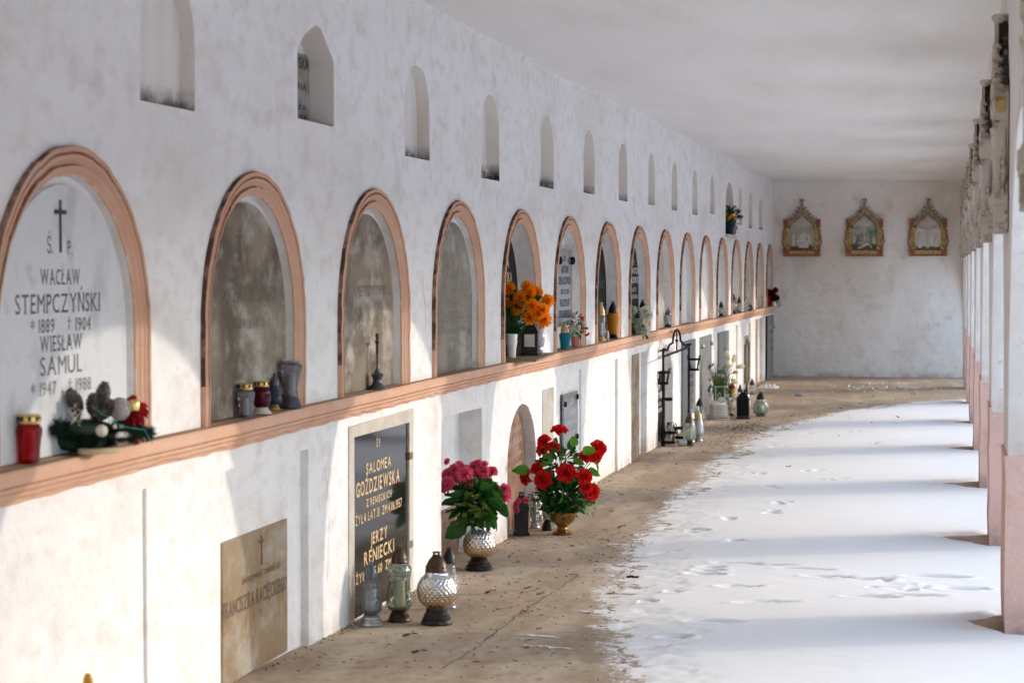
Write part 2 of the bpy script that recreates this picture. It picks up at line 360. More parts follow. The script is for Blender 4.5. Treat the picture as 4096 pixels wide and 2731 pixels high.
holes = []; backs = []; sills = []
IHW, IZS, IRV = .53, 1.44, .485
NDEP = {1: .035, 2: .045, 3: .05, 4: .045, 5: .13, 6: .085, 7: .10, 8: .085, 9: .075, 10: .06, 11: .03, 12: .07, 13: .08, 14: .05, 15: .06, 16: .07}
for n in range(-2, 17):
    holes.append(arch_pts(cn(n), IHW, IZS, IRV, LZ-.02))
    backs.append((cn(n)-IHW-.05, cn(n)+IHW+.05, LZ-.04, 2.0, NDEP.get(n, .05)))
UP = [(3.5, .26, 2.2, 2.66, .06, 0), (5.25, .26, 2.2, 2.66, .06, 0), (7.06, .265, 2.195, 2.66, .055, 0), (8.835, .27, 2.255, 2.664, .115, 1), (10.625, .262, 2.195, 2.656, .065, 0), (12.41, .26, 2.16, 2.65, .075, 0),
      (14.235, .265, 2.18, 2.657, .085, 0), (15.99, .262, 2.2, 2.668, .085, 0), (17.73, .25, 2.2, 2.669, .085, 0), (19.5, .225, 2.218, 2.683, .085, 0),
      (21.2, .23, 2.216, 2.687, .085, 0), (22.96, .245, 2.214, 2.689, .09, 0), (24.71, .24, 2.268, 2.693, .09, 0), (26.75, .52, 2.062, 2.70, .24, 0),
      (28.15, .24, 2.21, 2.69, .09, 0), (29.65, .30, 2.197, 2.673, .09, 0), (31.33, .30, 2.205, 2.645, .09, 0)]
for c, hw, z0, zt, d, an in UP:
    holes.append(ogive(c, hw, z0, zt, angular=bool(an))); backs.append((c-hw-.04, c+hw+.04, z0-.05, zt+.04, d))
    sills.append((c-hw-.002, c+hw+.002, z0, d))
def rect(a, b, z0, z1, j=.004):
    r = random.Random(int(a*777)); u = lambda: r.uniform(-j, j)
    return [(a+u(), z0), (a+u(), (z0+z1)/2), (a+u(), z1+u()), ((a+b)/2, z1+u()), (b+u(), z1+u()), (b+u(), z1*.6), (b+u(), z1*.25), (b+u(), z0)]
LOW = [(2.2, 3.3, .91, .012), (3.98, 5.05, .91, .02), (5.72, 6.83, .915, .012), (7.575, 8.70, .895, .032), (9.36, 10.44, .905, .014), (11.14, 12.17, .85, .134), (14.59, 15.64, .913, .015),
       (16.385, 17.45, .915, .022), (18.23, 19.2, .911, .05), (23.43, 24.70, .905, .02), (26.75, 27.86, .922, .02), (28.71, 29.76, .906, .035), (30.52, 31.85, .937, .05)]
for a, b, z1, d in LOW:
    holes.append(rect(a, b, -.2, z1)); backs.append((a-.03, b+.03, -.22, z1+.03, d))
holes.append(arch_pts(13.38, .475, .42, .375, -.2, jit=.004)); backs.append((12.88, 13.88, -.22, .82, .085))
holes.append(arch_pts(20.53, .55, .50, .425, -.2, jit=.004)); backs.append((19.95, 21.12, -.22, .95, .085))

def fill_curve(name, outlines, half, bev=.004):
    cu = bpy.data.curves.new(name, 'CURVE'); cu.dimensions = '2D'; cu.fill_mode = 'BOTH'; cu.extrude = half-bev; cu.bevel_depth = bev; cu.bevel_resolution = 1
    for o in outlines:
        sp = cu.splines.new('POLY'); sp.points.add(len(o)-1); sp.use_cyclic_u = True
        for i, (a, b) in enumerate(o): sp.points[i].co = (a, b, 0, 1)
    ob = bpy.data.objects.new(name, cu); COL.objects.link(ob)
    bpy.context.view_layer.update()
    me = bpy.data.meshes.new_from_object(ob.evaluated_get(bpy.context.evaluated_depsgraph_get()))
    COL.objects.unlink(ob); bpy.data.objects.remove(ob)
    me.name = name
    return me
def to_x(me, xc):
    co = np.empty(len(me.vertices)*3); me.vertices.foreach_get('co', co); co = co.reshape(-1, 3)
    out = np.stack([xc+co[:, 2], co[:, 0], co[:, 1]], 1); me.vertices.foreach_set('co', out.ravel()); me.update()

wall = thing('burial_wall', 'long white plastered burial wall with two rows of niches, a peach ledge and peach arch mouldings', 'wall', (0, 0, 0))
from mathutils.geometry import delaunay_2d_cdt
def holed_wall(y0, y1, z0, z1, holes, x, depth):
    V = []; E_ = []
    def loop(p):
        k = len(V); V.extend(Vector(q) for q in p); E_.extend((k+i, k+(i+1) % len(p)) for i in range(len(p)))
    rd_ = random.Random(2)
    outer = [(y0, z0), (y1, z0), (y1, z1), (y0, z1)]; loop(outer)
    hs = []
    for h in holes:
        q = []
        for i, p in enumerate(h):
            if not q or (abs(p[0]-q[-1][0])+abs(p[1]-q[-1][1])) > 1e-5: q.append(p)
        hs.append(q); loop(q)
    v2, e2, f2, *_ = delaunay_2d_cdt(V, E_, [], 0, 1e-6)
    bb = [(min(p[0] for p in h), max(p[0] for p in h), min(p[1] for p in h), max(p[1] for p in h)) for h in hs]
    def inside(pt, h):
        c = False; n = len(h); j = n-1
        for i in range(n):
            if (h[i][1] > pt[1]) != (h[j][1] > pt[1]) and pt[0] < (h[j][0]-h[i][0])*(pt[1]-h[i][1])/(h[j][1]-h[i][1])+h[i][0]: c = not c
            j = i
        return c
    b = MB(); b.v = [(x, p[0], p[1]) for p in v2]
    for f in f2:
        cx = sum(v2[i][0] for i in f)/len(f); cz = sum(v2[i][1] for i in f)/len(f)
        if cx < y0 or cx > y1 or cz < z0 or cz > z1: continue
        if any(q[0] < cx < q[1] and q[2] < cz < q[3] and inside((cx, cz), h) for q, h in zip(bb, hs)): continue
        b.f.append(tuple(f)); b.m.append(0)
    for h in hs:
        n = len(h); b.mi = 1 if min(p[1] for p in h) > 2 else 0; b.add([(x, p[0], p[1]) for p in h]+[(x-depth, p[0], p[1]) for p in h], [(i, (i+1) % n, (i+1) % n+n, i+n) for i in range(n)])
    return b
holed_wall(-7, YEND+.01, -.3, CEIL+.1, holes, WX, .30).obj('wall_face', [M['plaster'], M['nicheplaster']], wall, smooth=False)
b = MB()
for a, c, z0, z1, d in backs:
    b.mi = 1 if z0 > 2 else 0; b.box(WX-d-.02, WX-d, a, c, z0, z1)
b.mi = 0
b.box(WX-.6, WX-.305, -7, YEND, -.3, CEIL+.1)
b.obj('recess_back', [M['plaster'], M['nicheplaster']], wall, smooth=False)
b = MB()
for a, c, z, d in sills: b.box(WX-d+.001, WX-.003, a, c, z-.004, z+.004)
b.obj('niche_sill', M['sill'], wall, smooth=False)

# arch mouldings, swept profile (across = 0 inner .. 1 outer, out = protrusion)
def sweep(c, hw, zs, rv, width, zbase, seed):
    prof = [(-.003, -.006), (-.001, .000), (.010, .004), (.018, .013), (.027, .014), (.032, .002), (.040, .006), (.052, .018), (.060, .018), (.065, .007), (.070, .018), (.079, .023), (width, .019), (width+.001, 0.0), (width-.002, -.01)]
    path = []
    K = 44
    for i in range(5): path.append(((c-hw), zbase+(zs-zbase)*i/5, (-1, 0)))
    for i in range(K+1):
        a = PI-PI*i/K; path.append((c+hw*math.cos(a), zs+rv*math.sin(a), (math.cos(a), math.sin(a))))
    for i in range(4, -1, -1): path.append(((c+hw), zbase+(zs-zbase)*i/5, (1, 0)))
    r = random.Random(seed); vs = []; n = len(prof)
    jj = [(r.uniform(-.0022, .0022), r.uniform(-.002, .002)) for _ in path]
    for (y, z, nn), (j1, j2) in zip(path, jj):
        for u, p in prof:
            vs.append((WX+p+(j2 if p > 0 else 0), y+nn[0]*(u+j1), z+nn[1]*(u+j1)))
    P = len(path); b = MB()
    for k in range(P-1):
        for i in range(n-1):
            b.f.append((k*n+i, k*n+i+1, (k+1)*n+i+1, (k+1)*n+i))
            z = path[k][1]
            b.m.append(1 if (i >= 12 and z > zs-.25) else 2 if i in (4, 9) else 0)
    b.v = vs
    return b
for n in range(-2, 17):
    sweep(cn(n), IHW, IZS, IRV, .086, LZ-.004, n+50).obj('arch_moulding', [M['pink'], M['dirtpink'], M['groove']], wall)

# ledge
b = MB(); r = random.Random(3)
prof = [(-.02, LZ), (.046, LZ), (.052, LZ-.006), (.052, LZ-.040), (.046, LZ-.046), (.040, LZ-.050), (.043, LZ-.058), (.036, LZ-.066), (.024, LZ-.070), (.026, LZ-.080), (.014, LZ-.090), (.010, LZ-.100), (-.02, LZ-.102)]
ys = np.arange(-7, YEND+.01, .09); n = len(prof)
for k, y in enumerate(ys):
    w1, w2 = .005*math.sin(y*.7)+.0015*math.sin(y*2.9+1), r.uniform(-.0022, .0022)
    for i, (p, z) in enumerate(prof):
        zz = z + (w1*.6 if i else 0)*(1 if i < 9 else 1.0) + (r.uniform(-.0045, .0045) if i > 8 else 0)
        b.v.append((WX+p+(w2 if 0 < i < 11 else 0), min(y, YEND), zz))
for k in range(len(ys)-1):
    for i in range(n-1):
        b.f.append((k*n+i, (k+1)*n+i, (k+1)*n+i+1, k*n+i+1)); b.m.append(1 if i == 0 else 2 if i in (4, 7) else 0)
# dusty floor of each niche at ledge level
b.mi = 1
for k in range(-2, 17): b.box(WX-NDEP.get(k, .05)+.001, WX+.002, cn(k)-IHW+.002, cn(k)+IHW-.002, LZ-.03, LZ+.0015)
b.obj('ledge', [M['pink'], M['ledgetop'], M['groove']], wall, smooth=False)

def hair(pts, w, seed):
    r = random.Random(seed); b = MB(); P = []
    for a, c in zip(pts[:-1], pts[1:]):
        for i in range(8): t = i/8; P.append((a[0]+(c[0]-a[0])*t+r.uniform(-.012, .012), a[1]+(c[1]-a[1])*t+r.uniform(-.010, .010)))
    P.append(pts[-1])
    for k, (y, z) in enumerate(P): ww = w*r.uniform(.3, 1.1); b.v += [(WX+.0012, y-ww, z-ww*.4), (WX+.0012, y+ww, z+ww*.4)]
    for i in range(len(P)-1): b.f.append((2*i, 2*i+1, 2*i+3, 2*i+2)); b.m.append(0)
    return b
M['hair'] = mk('hairline_crack', (.34, .27, .22), 1)
for k, p in enumerate([[(11.9, 2.9), (12.0, 2.75), (11.95, 2.68)], [(14.5, 2.15), (14.75, 2.02)], [(10.72, 1.6), (10.80, 1.35), (10.76, 1.2)], [(17.8, 2.9), (18.3, 2.8)], [(26.4, 2.0), (26.7, 1.85)], [(14.2, 1.75), (14.26, 1.5), (14.2, 1.3)], [(8.95, .8), (9.02, .6), (8.98, .3)], [(16.0, .8), (16.04, .5)]]):
    hair(p, .0022, k+3).obj('hairline_crack', M['hair'], wall)

# ------------------------------------------------------------------ inscriptions
GC = {}
def glyph(ch, bold):
    if (ch, bold) in GC: return GC[(ch, bold)]
    cu = bpy.data.curves.new('t', 'FONT'); cu.body = ch; cu.offset = bold; cu.resolution_u = 3
    ob = bpy.data.objects.new('t', cu); COL.objects.link(ob); bpy.context.view_layer.update()
    me = bpy.data.meshes.new_from_object(ob.evaluated_get(bpy.context.evaluated_depsgraph_get()))
    COL.objects.unlink(ob); bpy.data.objects.remove(ob)
    v = [(p.co.x, p.co.y) for p in me.vertices]; f = [tuple(p.vertices) for p in me.polygons]; bpy.data.meshes.remove(me)
    if v:
        if ch in 'ABDEFHIKLMNPRTVWXYZŁĘŃŻŹ14†I7':
            base = min(p[1] for p in v); top = .70 if ch not in '†' else max(p[1] for p in v)
            if ch in 'Ę': base = 0
            for zz, up in ((max(base, -.01), 1), (min(top, max(p[1] for p in v)), -1)):
                xs = sorted(p[0] for p in v if abs(p[1]-zz) < .035); cl = []
                for x in xs:
                    if cl and x-cl[-1][1] < .14: cl[-1][1] = x
                    else: cl.append([x, x])
                for a, c in cl:
                    if c-a < .24 and ch not in 'MNŃ':
                        k = len(v); e = .038; h = .04*up; v += [(a-e, zz), (c+e, zz), (c+e, zz+h), (a-e, zz+h)]; f.append((k, k+1, k+2, k+3))
    GC[(ch, bold)] = (v, f); return v, f
def serif(text, yc, z, w, h, x, mat, parent, bold=0, gap=.115, name='inscription'):
    V = []; F = []; cx = 0
    for ch in text:
        if ch == ' ': cx += .32; continue
        v, f = glyph(ch, bold)
        if not v: continue
        mn = min(p[0] for p in v); mxx = max(p[0] for p in v); k = len(V)
        V += [(p[0]-mn+cx, p[1]) for p in v]; F += [tuple(k+i for i in q) for q in f]; cx += mxx-mn+gap
    a = min(p[0] for p in V); c = max(p[0] for p in V); lo = min(0, min(p[1] for p in V)) if text in ('†', '*') else 0
    hi = max(p[1] for p in V) if text in ('†', '*') else .7
    if text == '*': lo = min(p[1] for p in V)
    VV = [(x, yc+((p[0]-a)/(c-a)-.5)*w, z+((p[1]-lo)/(hi-lo)-.5)*h) for p in V]
    me = bpy.data.meshes.new(name); me.from_pydata(VV, [], F); me.materials.append(mat); return mo(name, me, parent)
def inscr(text, yc, z, w, h, x, mat, parent, bold=.0, shear=0, name='inscription', tilt=0, ext=.0):
    cu = bpy.data.curves.new('t', 'FONT'); cu.body = text; cu.align_x = 'CENTER'; cu.offset = bold; cu.shear = shear; cu.resolution_u = 3
    ob = bpy.data.objects.new('t', cu); COL.objects.link(ob); bpy.context.view_layer.update()
    me = bpy.data.meshes.new_from_object(ob.evaluated_get(bpy.context.evaluated_depsgraph_get()))
    COL.objects.unlink(ob); bpy.data.objects.remove(ob)
    co = np.empty(len(me.vertices)*3); me.vertices.foreach_get('co', co); co = co.reshape(-1, 3)
    mn, mx = co.min(0), co.max(0); s = mx-mn
    yy = (co[:, 0]-(mn[0]+mx[0])/2)/s[0]*w; zz = (co[:, 1]-(mn[1]+mx[1])/2)/s[1]*h + yy*tilt
    me.vertices.foreach_set('co', np.stack([np.full(len(yy), x), yc+yy, z+zz], 1).ravel()); me.update()
    me.materials.clear(); me.materials.append(mat); me.name = name
    return mo(name, me, parent)
def crossmark(yc, z0, z1, arm, zarm, t, x, mat, parent, name='cross'):
    b = MB(); b.box(x-.001, x+.002, yc-t/2, yc+t/2, z0, z1); b.box(x-.001, x+.0025, yc-arm/2, yc+arm/2, zarm-t*.6, zarm+t*.6)
    return b.obj(name, mat, parent, smooth=False)

def arch_slab(n, mat, label, top=0.0, hw=None, thick=.014, z0=None, cat='memorial slab'):
    """slab filling the back of an arched niche; returns (root, x of its face)"""
    d = NDEP[n]; hw = hw or IHW-.03
    x1 = WX-d+thick
    t = thing('memorial_slab', label, cat, (x1, cn(n), LZ))
    b = MB(); pts = arch_pts(0, hw, IZS-LZ, IRV-.03+top, .004)
    b.prism(pts, -thick, 0)
    b.obj('slab', mat, t, smooth=False)
    return t
def rslab(label, a, c, z0, z1, x1, mat, thick=.03, cat='memorial slab', sidemat=None):
    t = thing('memorial_slab', label, cat, (x1, (a+c)/2, z0))
    b = MB(); hw = (c-a)/2
    b.box(-thick, -.002, -hw, hw, 0, z1-z0)
    bv = .003
    b.add([(-.002, -hw, 0), (-.002, hw, 0), (-.002, hw, z1-z0), (-.002, -hw, z1-z0), (0, -hw+bv, bv), (0, hw-bv, bv), (0, hw-bv, z1-z0-bv), (0, -hw+bv, z1-z0-bv)],
          [(4, 5, 6, 7), (0, 1, 5, 4), (1, 2, 6, 5), (2, 3, 7, 6), (3, 0, 4, 7)])
    if sidemat: b.m = [1 if i < 6 else 0 for i in range(len(b.m))]
    b.obj('slab', [mat, sidemat] if sidemat else mat, t, smooth=False)
    return t
def L(t, text, y, z, w, h, mat, **k):   # inscription in world coords, parented with offset
    if text == text.upper() and 'shear' not in k:
        return serif(text, y-t.location.y, z-t.location.z, w, h, .0012, mat, t, bold=k.get('bold', 0), name='inscription')
    return inscr(text, y-t.location.y, z-t.location.z, w, h, .0012, mat, t, **k)

# niche 1: veined marble
t = arch_slab(1, M['marble'], 'veined white marble slab lettered for Stempczyński and Samul behind the Christmas arrangement')
ln = M['inkgrey']
crossmark(-.037, 1.69-LZ, 1.848-LZ, .085, 1.812-LZ, .011, .0015, M['inkblack'], t)
for tx, y, z, w, h in [('Ś.', 6.095, 1.712, .045, .050), ('P.', 6.245, 1.706, .040, .042), ('WACŁAW', 6.172, 1.617, .30, .047), ('STEMPCZYŃSKI', 6.165, 1.538, .64, .058),
                       ('*', 5.965, 1.478, .03, .03), ('1889', 6.065, 1.472, .115, .04), ('†', 6.235, 1.475, .025, .04), ('1904', 6.345, 1.472, .12, .04),
                       ('WIESŁAW', 6.175, 1.418, .32, .048), ('SAMUL', 6.178, 1.352, .32, .056),
                       ('*', 5.965, 1.29, .03, .03), ('1947', 6.075, 1.285, .125, .04), ('†', 6.24, 1.287, .025, .04), ('1988', 6.345, 1.285, .12, .04)]:
    L(t, tx, y, z, w, h, ln, bold=.0)
t = arch_slab(2, M['brownstone'], 'weathered brown slab with worn lettering behind the four small lanterns')
crossmark(-.08, 1.68-LZ, 1.80-LZ, .07, 1.765-LZ, .006, .001, M['inkfaint'], t)
for tx, y, z, w, h in [('Ś. P.', 7.95, 1.70, .22, .05), ('SZYMON WYSZYŃSKI', 7.97, 1.545, .74, .06), ('ADWOKAT', 7.99, 1.43, .28, .04)]: L(t, tx, y, z, w, h, M['inkfaint'])
t = arch_slab(3, M['brownstone'], 'brown stained slab with white runs behind the small crucifix stand')
L(t, 'J. PIETRZYKOWSKI', 9.85, 1.54, .6, .05, M['inkfaint'])
t = arch_slab(4, M['greystone'], 'grey streaked slab with many rows of faint lettering in the empty fourth arch from the left')
for k, (tx, w) in enumerate([('STANISŁAW', .5), ('I MARIA', .34), ('Z RODZINY', .5), ('ŻYŁ LAT 63 ZM. 1911', .7), ('ŻYŁA LAT 71 ZM. 1923', .7), ('PROSZĄ O WESTCHNIENIE', .72), ('DO BOGA', .3)]):
    L(t, tx, cn(4)+.03, 1.62-.062*k, w, .034, M['inkpale'])
t = arch_slab(5, M['blackstone'], 'black polished slab with gold letters behind the orange chrysanthemums')
L(t, 'BOŻENNA', cn(5)-.10, 1.68, .62, .06, M['gold'], bold=.02)
L(t, 'WOJCIECHOWSKA', cn(5)-.10, 1.59, .80, .06, M['gold'], bold=.02)
t = rslab('small polished grey plaque on two black studs behind the turquoise lantern', cn(6)-.30, cn(6)+.34, 1.24, 1.78, WX-.035, M['mirrorgrey'], .02, cat='memorial plaque')
for k, (tx, w) in enumerate([('Ś.P.', .12), ('ANTONI', .3), ('SIERAKOWSKI', .48), ('ZM. 12.IX.1934', .34), ('WŁADYSŁAW', .40), ('SIERAKOWSKI', .48)]):
    L(t, tx, cn(6)+.03, 1.715-.078*k, w, .052 if k not in (0, 3) else .034, M['inkdark'], bold=.02)
for s in (-.24, .29):
    b = MB(); b.lathe([(.026, 0), (.03, .006), (.026, .02), (.012, .026)], 12); b.xf(Matrix.Rotation(PI/2, 4, 'Y')); b.obj('stud', M['iron'], t, loc=(0, s, .46))
t = arch_slab(7, M['mattblack'], 'dark grey slab with barely readable letters behind the amber lantern')
L(t, 'TURCZYŃSCY', cn(7)+.06, 1.52, .72, .06, M['inkdark'], bold=.02)
t = arch_slab(8, M['mattblack'], 'black slab with white painted letters behind the white chrysanthemums')
crossmark(.10, 1.74-LZ, 1.86-LZ, .07, 1.83-LZ, .008, .001, M['inkwhite'], t)
for tx, y, z, w, h in [('Ś P', 18.82, 1.70, .13, .05), ('JAN – ANTONI', 18.80, 1.625, .72, .052), ('RACZKOWSKI', 18.78, 1.545, .82, .056), ('ŻYŁ LAT 51', 18.82, 1.462, .38, .034), ('ZM. 4 MARCA 1936 R.', 18.80, 1.40, .6, .034)]:
    L(t, tx, y, z, w, h, M['inkwhite'], bold=.012)
t = arch_slab(9, M['palestone'], 'pale yellowish slab with faint letters behind the lone silver-capped lantern')
L(t, 'JAKUB', cn(9)+.05, 1.60, .3, .05, M['inkpale']); L(t, 'ZAWADZKI', cn(9)+.05, 1.52, .5, .05, M['inkpale'])
t = arch_slab(10, M['white'], 'whitewashed slab in the tenth arch, right of the lone silver-capped lantern', hw=.40)
t = arch_slab(12, M['white'], 'cream white slab behind the black and gold capped pair of lanterns', hw=.42)
t = arch_slab(13, M['white'], 'white slab behind the two black-capped round lanterns, under the potted plant', hw=.44)
t = arch_slab(14, M['palestone'], 'beige slab behind the gold-lidded clear candle jars')
t = arch_slab(15, M['palestone'], 'beige slab behind the tall white candle and dry twig')
t = arch_slab(16, M['mirrorgrey'], 'bluish grey slab in the last arch by the end wall')

# upper niche with painted metal sheet
t = thing('name_plate', 'rusty whitish plate with blue-black letters inside the angular upper niche', 'name plate', (WX-.108, 8.835, 2.26))
b = MB(); b.box(-.006, 0, -.262, .262, 0, .30); b.obj('plate', M['greystone'], t, smooth=False)
for tx, y, z, w, h in [('WITKOWSKA', .0, .26, .5, .05), ('JANINA', .05, .155, .34, .038), ('CÓRKA', .06, .075, .30, .032), ('ŻYŁA  T.8', .04, .03, .34, .028)]:
    inscr(tx, y, z, w, h, .0015, M['darkblueglass'] if 0 else M['inkblack'], t, bold=.02)

# lower row
t = rslab('brown stained lower slab with a cross and the name Franciszka Racięckiego', 7.665, 8.475, .085, .625, WX-.022, M['tanstone'], .02)
crossmark(.06, .485-.085, .60-.085, .05, .575-.085, .008, .001, M['inkbrown'], t)
L(t, 'Spoczywają zwłoki śp', 8.13, .452, .50, .045, M['inkbrown'], shear=.3)
L(t, 'FRANCISZKA RACIĘCKIEGO', 8.06, .368, .80, .058, M['inkbrown'], bold=.01)
for q in (7.94, 8.03, 8.12): L(t, '†', q, .295, .025, .035, M['inkbrown'])
b = MB()
b.prism([(9.33, .06), (10.47, .06), (10.47, .935), (9.33, .935)], WX-.02, WX+.004)
mf = fill_curve('mortar_frame', [[(9.31, -.1), (10.50, -.1), (10.505, .945), (9.32, .935)], [(9.40, -.08), (10.425, -.08), (10.43, .885), (9.398, .889)]], .012, .003)
to_x(mf, WX-.005); mf.materials.clear(); mf.materials.append(M['mortar']); mo('mortar_frame', mf, wall)
t = rslab('polished black granite slab with gold letters for Salomea Goździewska and Jerzy Reniecki', 9.402, 10.422, .06, .885, WX-.004, M['blackgranite'], .02)
for tx, y, z, w, h in [('Ś.P.', 9.86, .828, .085, .036), ('SALOMEA', 9.866, .722, .46, .050), ('GOŹDZIEWSKA', 9.862, .640, .80, .066), ('Z RENIECKICH', 9.87, .565, .47, .034),
                       ('ŻYŁA LAT 31  ZM.4.06.1957', 9.877, .502, .86, .042), ('JERZY', 9.868, .391, .31, .055), ('RENIECKI', 9.872, .312, .56, .060), ('ŻYŁ LAT 60  ZM. 1986', 9.87, .235, .84, .042)]:
    L(t, tx, y, z, w, h, M['gold'], bold=.018)
for z in (.715, .275):
    b = MB(); b.box(-.004, .012, 10.425-9.912, 10.49-9.912, z-.06-.018, z-.06+.018); b.obj('clip', M['wood'], t, smooth=False)
t = rslab('stained whitish slab at the back of the deep square recess behind the pink flowers', 11.16, 11.62, .30, .84, WX-.118, M['palestone'], .015)
t = rslab('red brown slab low in the deep square recess behind the pink flowers', 11.16, 12.1, .0, .30, WX-.12, M['redstone'], .012)
b = MB(); t = thing('memorial_slab', 'red brown arched slab standing in the round-headed lower niche', 'memorial slab', (WX-.07, 13.38, 0))
b.prism(arch_pts(0, .462, .42, .345, .002), -.012, 0); b.obj('slab', M['redstone'], t, smooth=False)
for k, tx in enumerate(['MARYANNA', 'KOWALEWSKA', 'ŻYŁA LAT 44', 'ZM. 1898']): inscr(tx, .05, .62-.08*k, .55, .04, .001, M['inkpale'], t, tilt=.05)
t = rslab('narrow pale veined slab set flush in the wall left of the small dark plaque', 14.07, 14.475, .22, .842, WX+.006, M['palestone'], .012)
t = rslab('small dark plaque with white script letters behind the topmost red rose', 14.83, 15.42, .37, .768, WX+.012, M['mirrorgrey'], .014, cat='memorial plaque')
for k, (tx, w) in enumerate([('Ś.P.', .13), ('Stanisława', .30), ('Niezgódzka', .44), ('ż. l. 67', .2), ('zm. 8 VI 1974', .34)]):
    L(t, tx, 15.16, .71-.077*k, w, .045, M['inkwhite'], shear=.35)
for y, z in ((-.24, .33), (.26, .355), (.26, .07)):
    b = MB(); b.lathe([(.018, 0), (.021, .006), (.015, .012)], 10); b.xf(Matrix.Rotation(PI/2, 4, 'Y')); b.obj('stud', M['iron'], t, loc=(0, y, z))
t = rslab('tall tan rust-streaked slab in the lower recess left of the iron stand', 18.25, 18.98, .0, .90, WX-.036, M['tanstone'], .014)
t = rslab('black slab with white letters behind the iron candle stand', 20.0, 20.98, .0, .66, WX-.06, M['mattblack'], .022)
for tx, y, z, w, h in [('Ś.P.', 20.35, .60, .16, .04), ('JÓZEF', 20.42, .52, .32, .045), ('GÓRCZYŃSKI', 20.44, .44, .70, .06), ('ŻYŁ LAT 61', 20.44, .36, .4, .035), ('ZM. 8 LUTEGO 1938', 20.44, .30, .6, .035)]:
    L(t, tx, y, z, w, h, M['inkwhite'], bold=.02)
t = rslab('rough grey granite slab just right of the iron candle stand', 21.77, 22.87, .0, .905, WX+.024, M['greygranite'], .03)
for k, tx in enumerate(['MICHALINA', 'ORLAŃSKA', 'Z DOMU ZIĘBA', 'ŻYŁA LAT 59', 'ZM. 1972']): L(t, tx, 22.38, .62-.085*k, .7-.06*k, .045, M['inkdark'], bold=.02)
t = rslab('smooth grey slab with two round studs behind the grass planter', 23.50, 24.68, .0, .896, WX-.002, M['greygranite'], .016)
crossmark(0, .70, .84, .05, .80, .006, .001, M['inkpale'], t)
for s in (-.47, .50):
    b = MB(); b.ball((.012, s, .80), .026, n=12); b.obj('stud', M['silver'], t)
t = rslab('grey rough-edged granite slab standing proud behind the lilies', 25.32, 26.50, .0, .895, WX+.022, M['greygranite'], .03)
for k, tx in enumerate(['ZOFIA', 'JAN']): L(t, tx, 26.0, .68-.2*k, .3, .06, M['inkdark'], bold=.02)
# carved oval panel
t = thing('carved_panel', 'brown carved panel with a long oval between two grooves near the end wall', 'memorial slab', (WX-.012, 29.22, .02))
b = MB(); b.box(-.02, 0, -.50, .50, 0, .72); b.obj('board', M['palestone'], t, smooth=False)
b = MB(); b.tube([(0.004, .26*math.cos(a)+.05, .36+.32*math.sin(a)) for a in np.linspace(0, 2*PI, 40)[:-1]], .014, 6, True)
for s in (-.28, .38): b.tube([(0.004, s, .10), (0.004, s, .62)], .012, 6)
b.obj('rim', M['wood'], t)
b = MB(); b.prism([(.24*math.cos(a)+.05, .36+.30*math.sin(a)) for a in np.linspace(0, 2*PI, 32)[:-1]], 0, .003); b.obj('oval_field', M['tanstone'], t, smooth=False)
t = rslab('orange-tan slab in the lower recess next to the end wall corner slab', 30.55, 31.33, .0, .92, WX-.036, M['tanstone'], .014)
t = rslab('dark grey slab with black edges and two studs in the far corner', 32.25, 33.42, .0, .945, WX+.03, M['greygranite'], .04, sidemat=M['blackgranite'])
for k, tx in enumerate(['KAZIMIERZ', 'ŻYŁ', 'MARIA']): L(t, tx, 33.0, .70-.13*k, .5, .05, M['inkdark'], bold=.02)
for s in (-.42, .48):
    b = MB(); b.ball((.012, s, .76), .03, n=10); b.obj('stud', M['silver'], t)
# flat screw caps above panels, wire on ledge
b = MB(); b.tube([(WX+.03, 19.45, LZ-.09), (WX+.012, 19.2, .93), (WX+.008, 19.1, .80), (WX+.008, 20.6, .82), (WX+.01, 20.3, .93), (WX+.03, 19.9, LZ-.09), (WX+.01, 19.95, .9)], .003, 5)
tag(b.obj('hanging_wire', M['silver']), 'thin bent wire hanging on the wall above the iron candle stand', 'wire')

# ------------------------------------------------------------------ ceiling, end wall, arcade
b = MB(); nx, ny = 14, 120
for i in range(nx+1):
    for j in range(ny+1):
        x = WX-.3+(AX1+.35-(WX-.3))*i/nx; y = -7.2+(YEND+.3+7.2)*j/ny
        b.v.append((x, y, CEIL+.012*math.sin(y*.9+x)+.008*math.sin(y*2.3+x*1.7)))
for i in range(nx):
    for j in range(ny):
        k = i*(ny+1)+j; b.f.append((k, k+1, k+ny+2, k+ny+1)); b.m.append(0)
b.box(WX-.3, AX1+.35, -7.2, YEND+.3, CEIL+.14, CEIL+.3)
tag(b.obj('ceiling', M['ceiling'], None), None, None, kind='structure')
b = MB(); r = random.Random(5)
pts = []
N1, N2 = 30, 32
for i in range(N1+1):
    for j in range(N2+1):
        b.v.append((WX-.1+(AX0+.1-(WX-.1))*i/N1, YEND+.006*math.sin(i*.9)*math.cos(j*.7), -.2+(CEIL+.25)*j/N2))
for i in range(N1):
    for j in range(N2):
        k = i*(N2+1)+j; b.f.append((k, k+N2+1, k+N2+2, k+1)); b.m.append(0)
b.box(WX-.6, AX1, YEND+.02, YEND+.35, -.3, CEIL+.2)
tag(b.obj('end_wall', M['endplaster']), 'stained white end wall that closes the passage and carries three reliefs', 'wall')

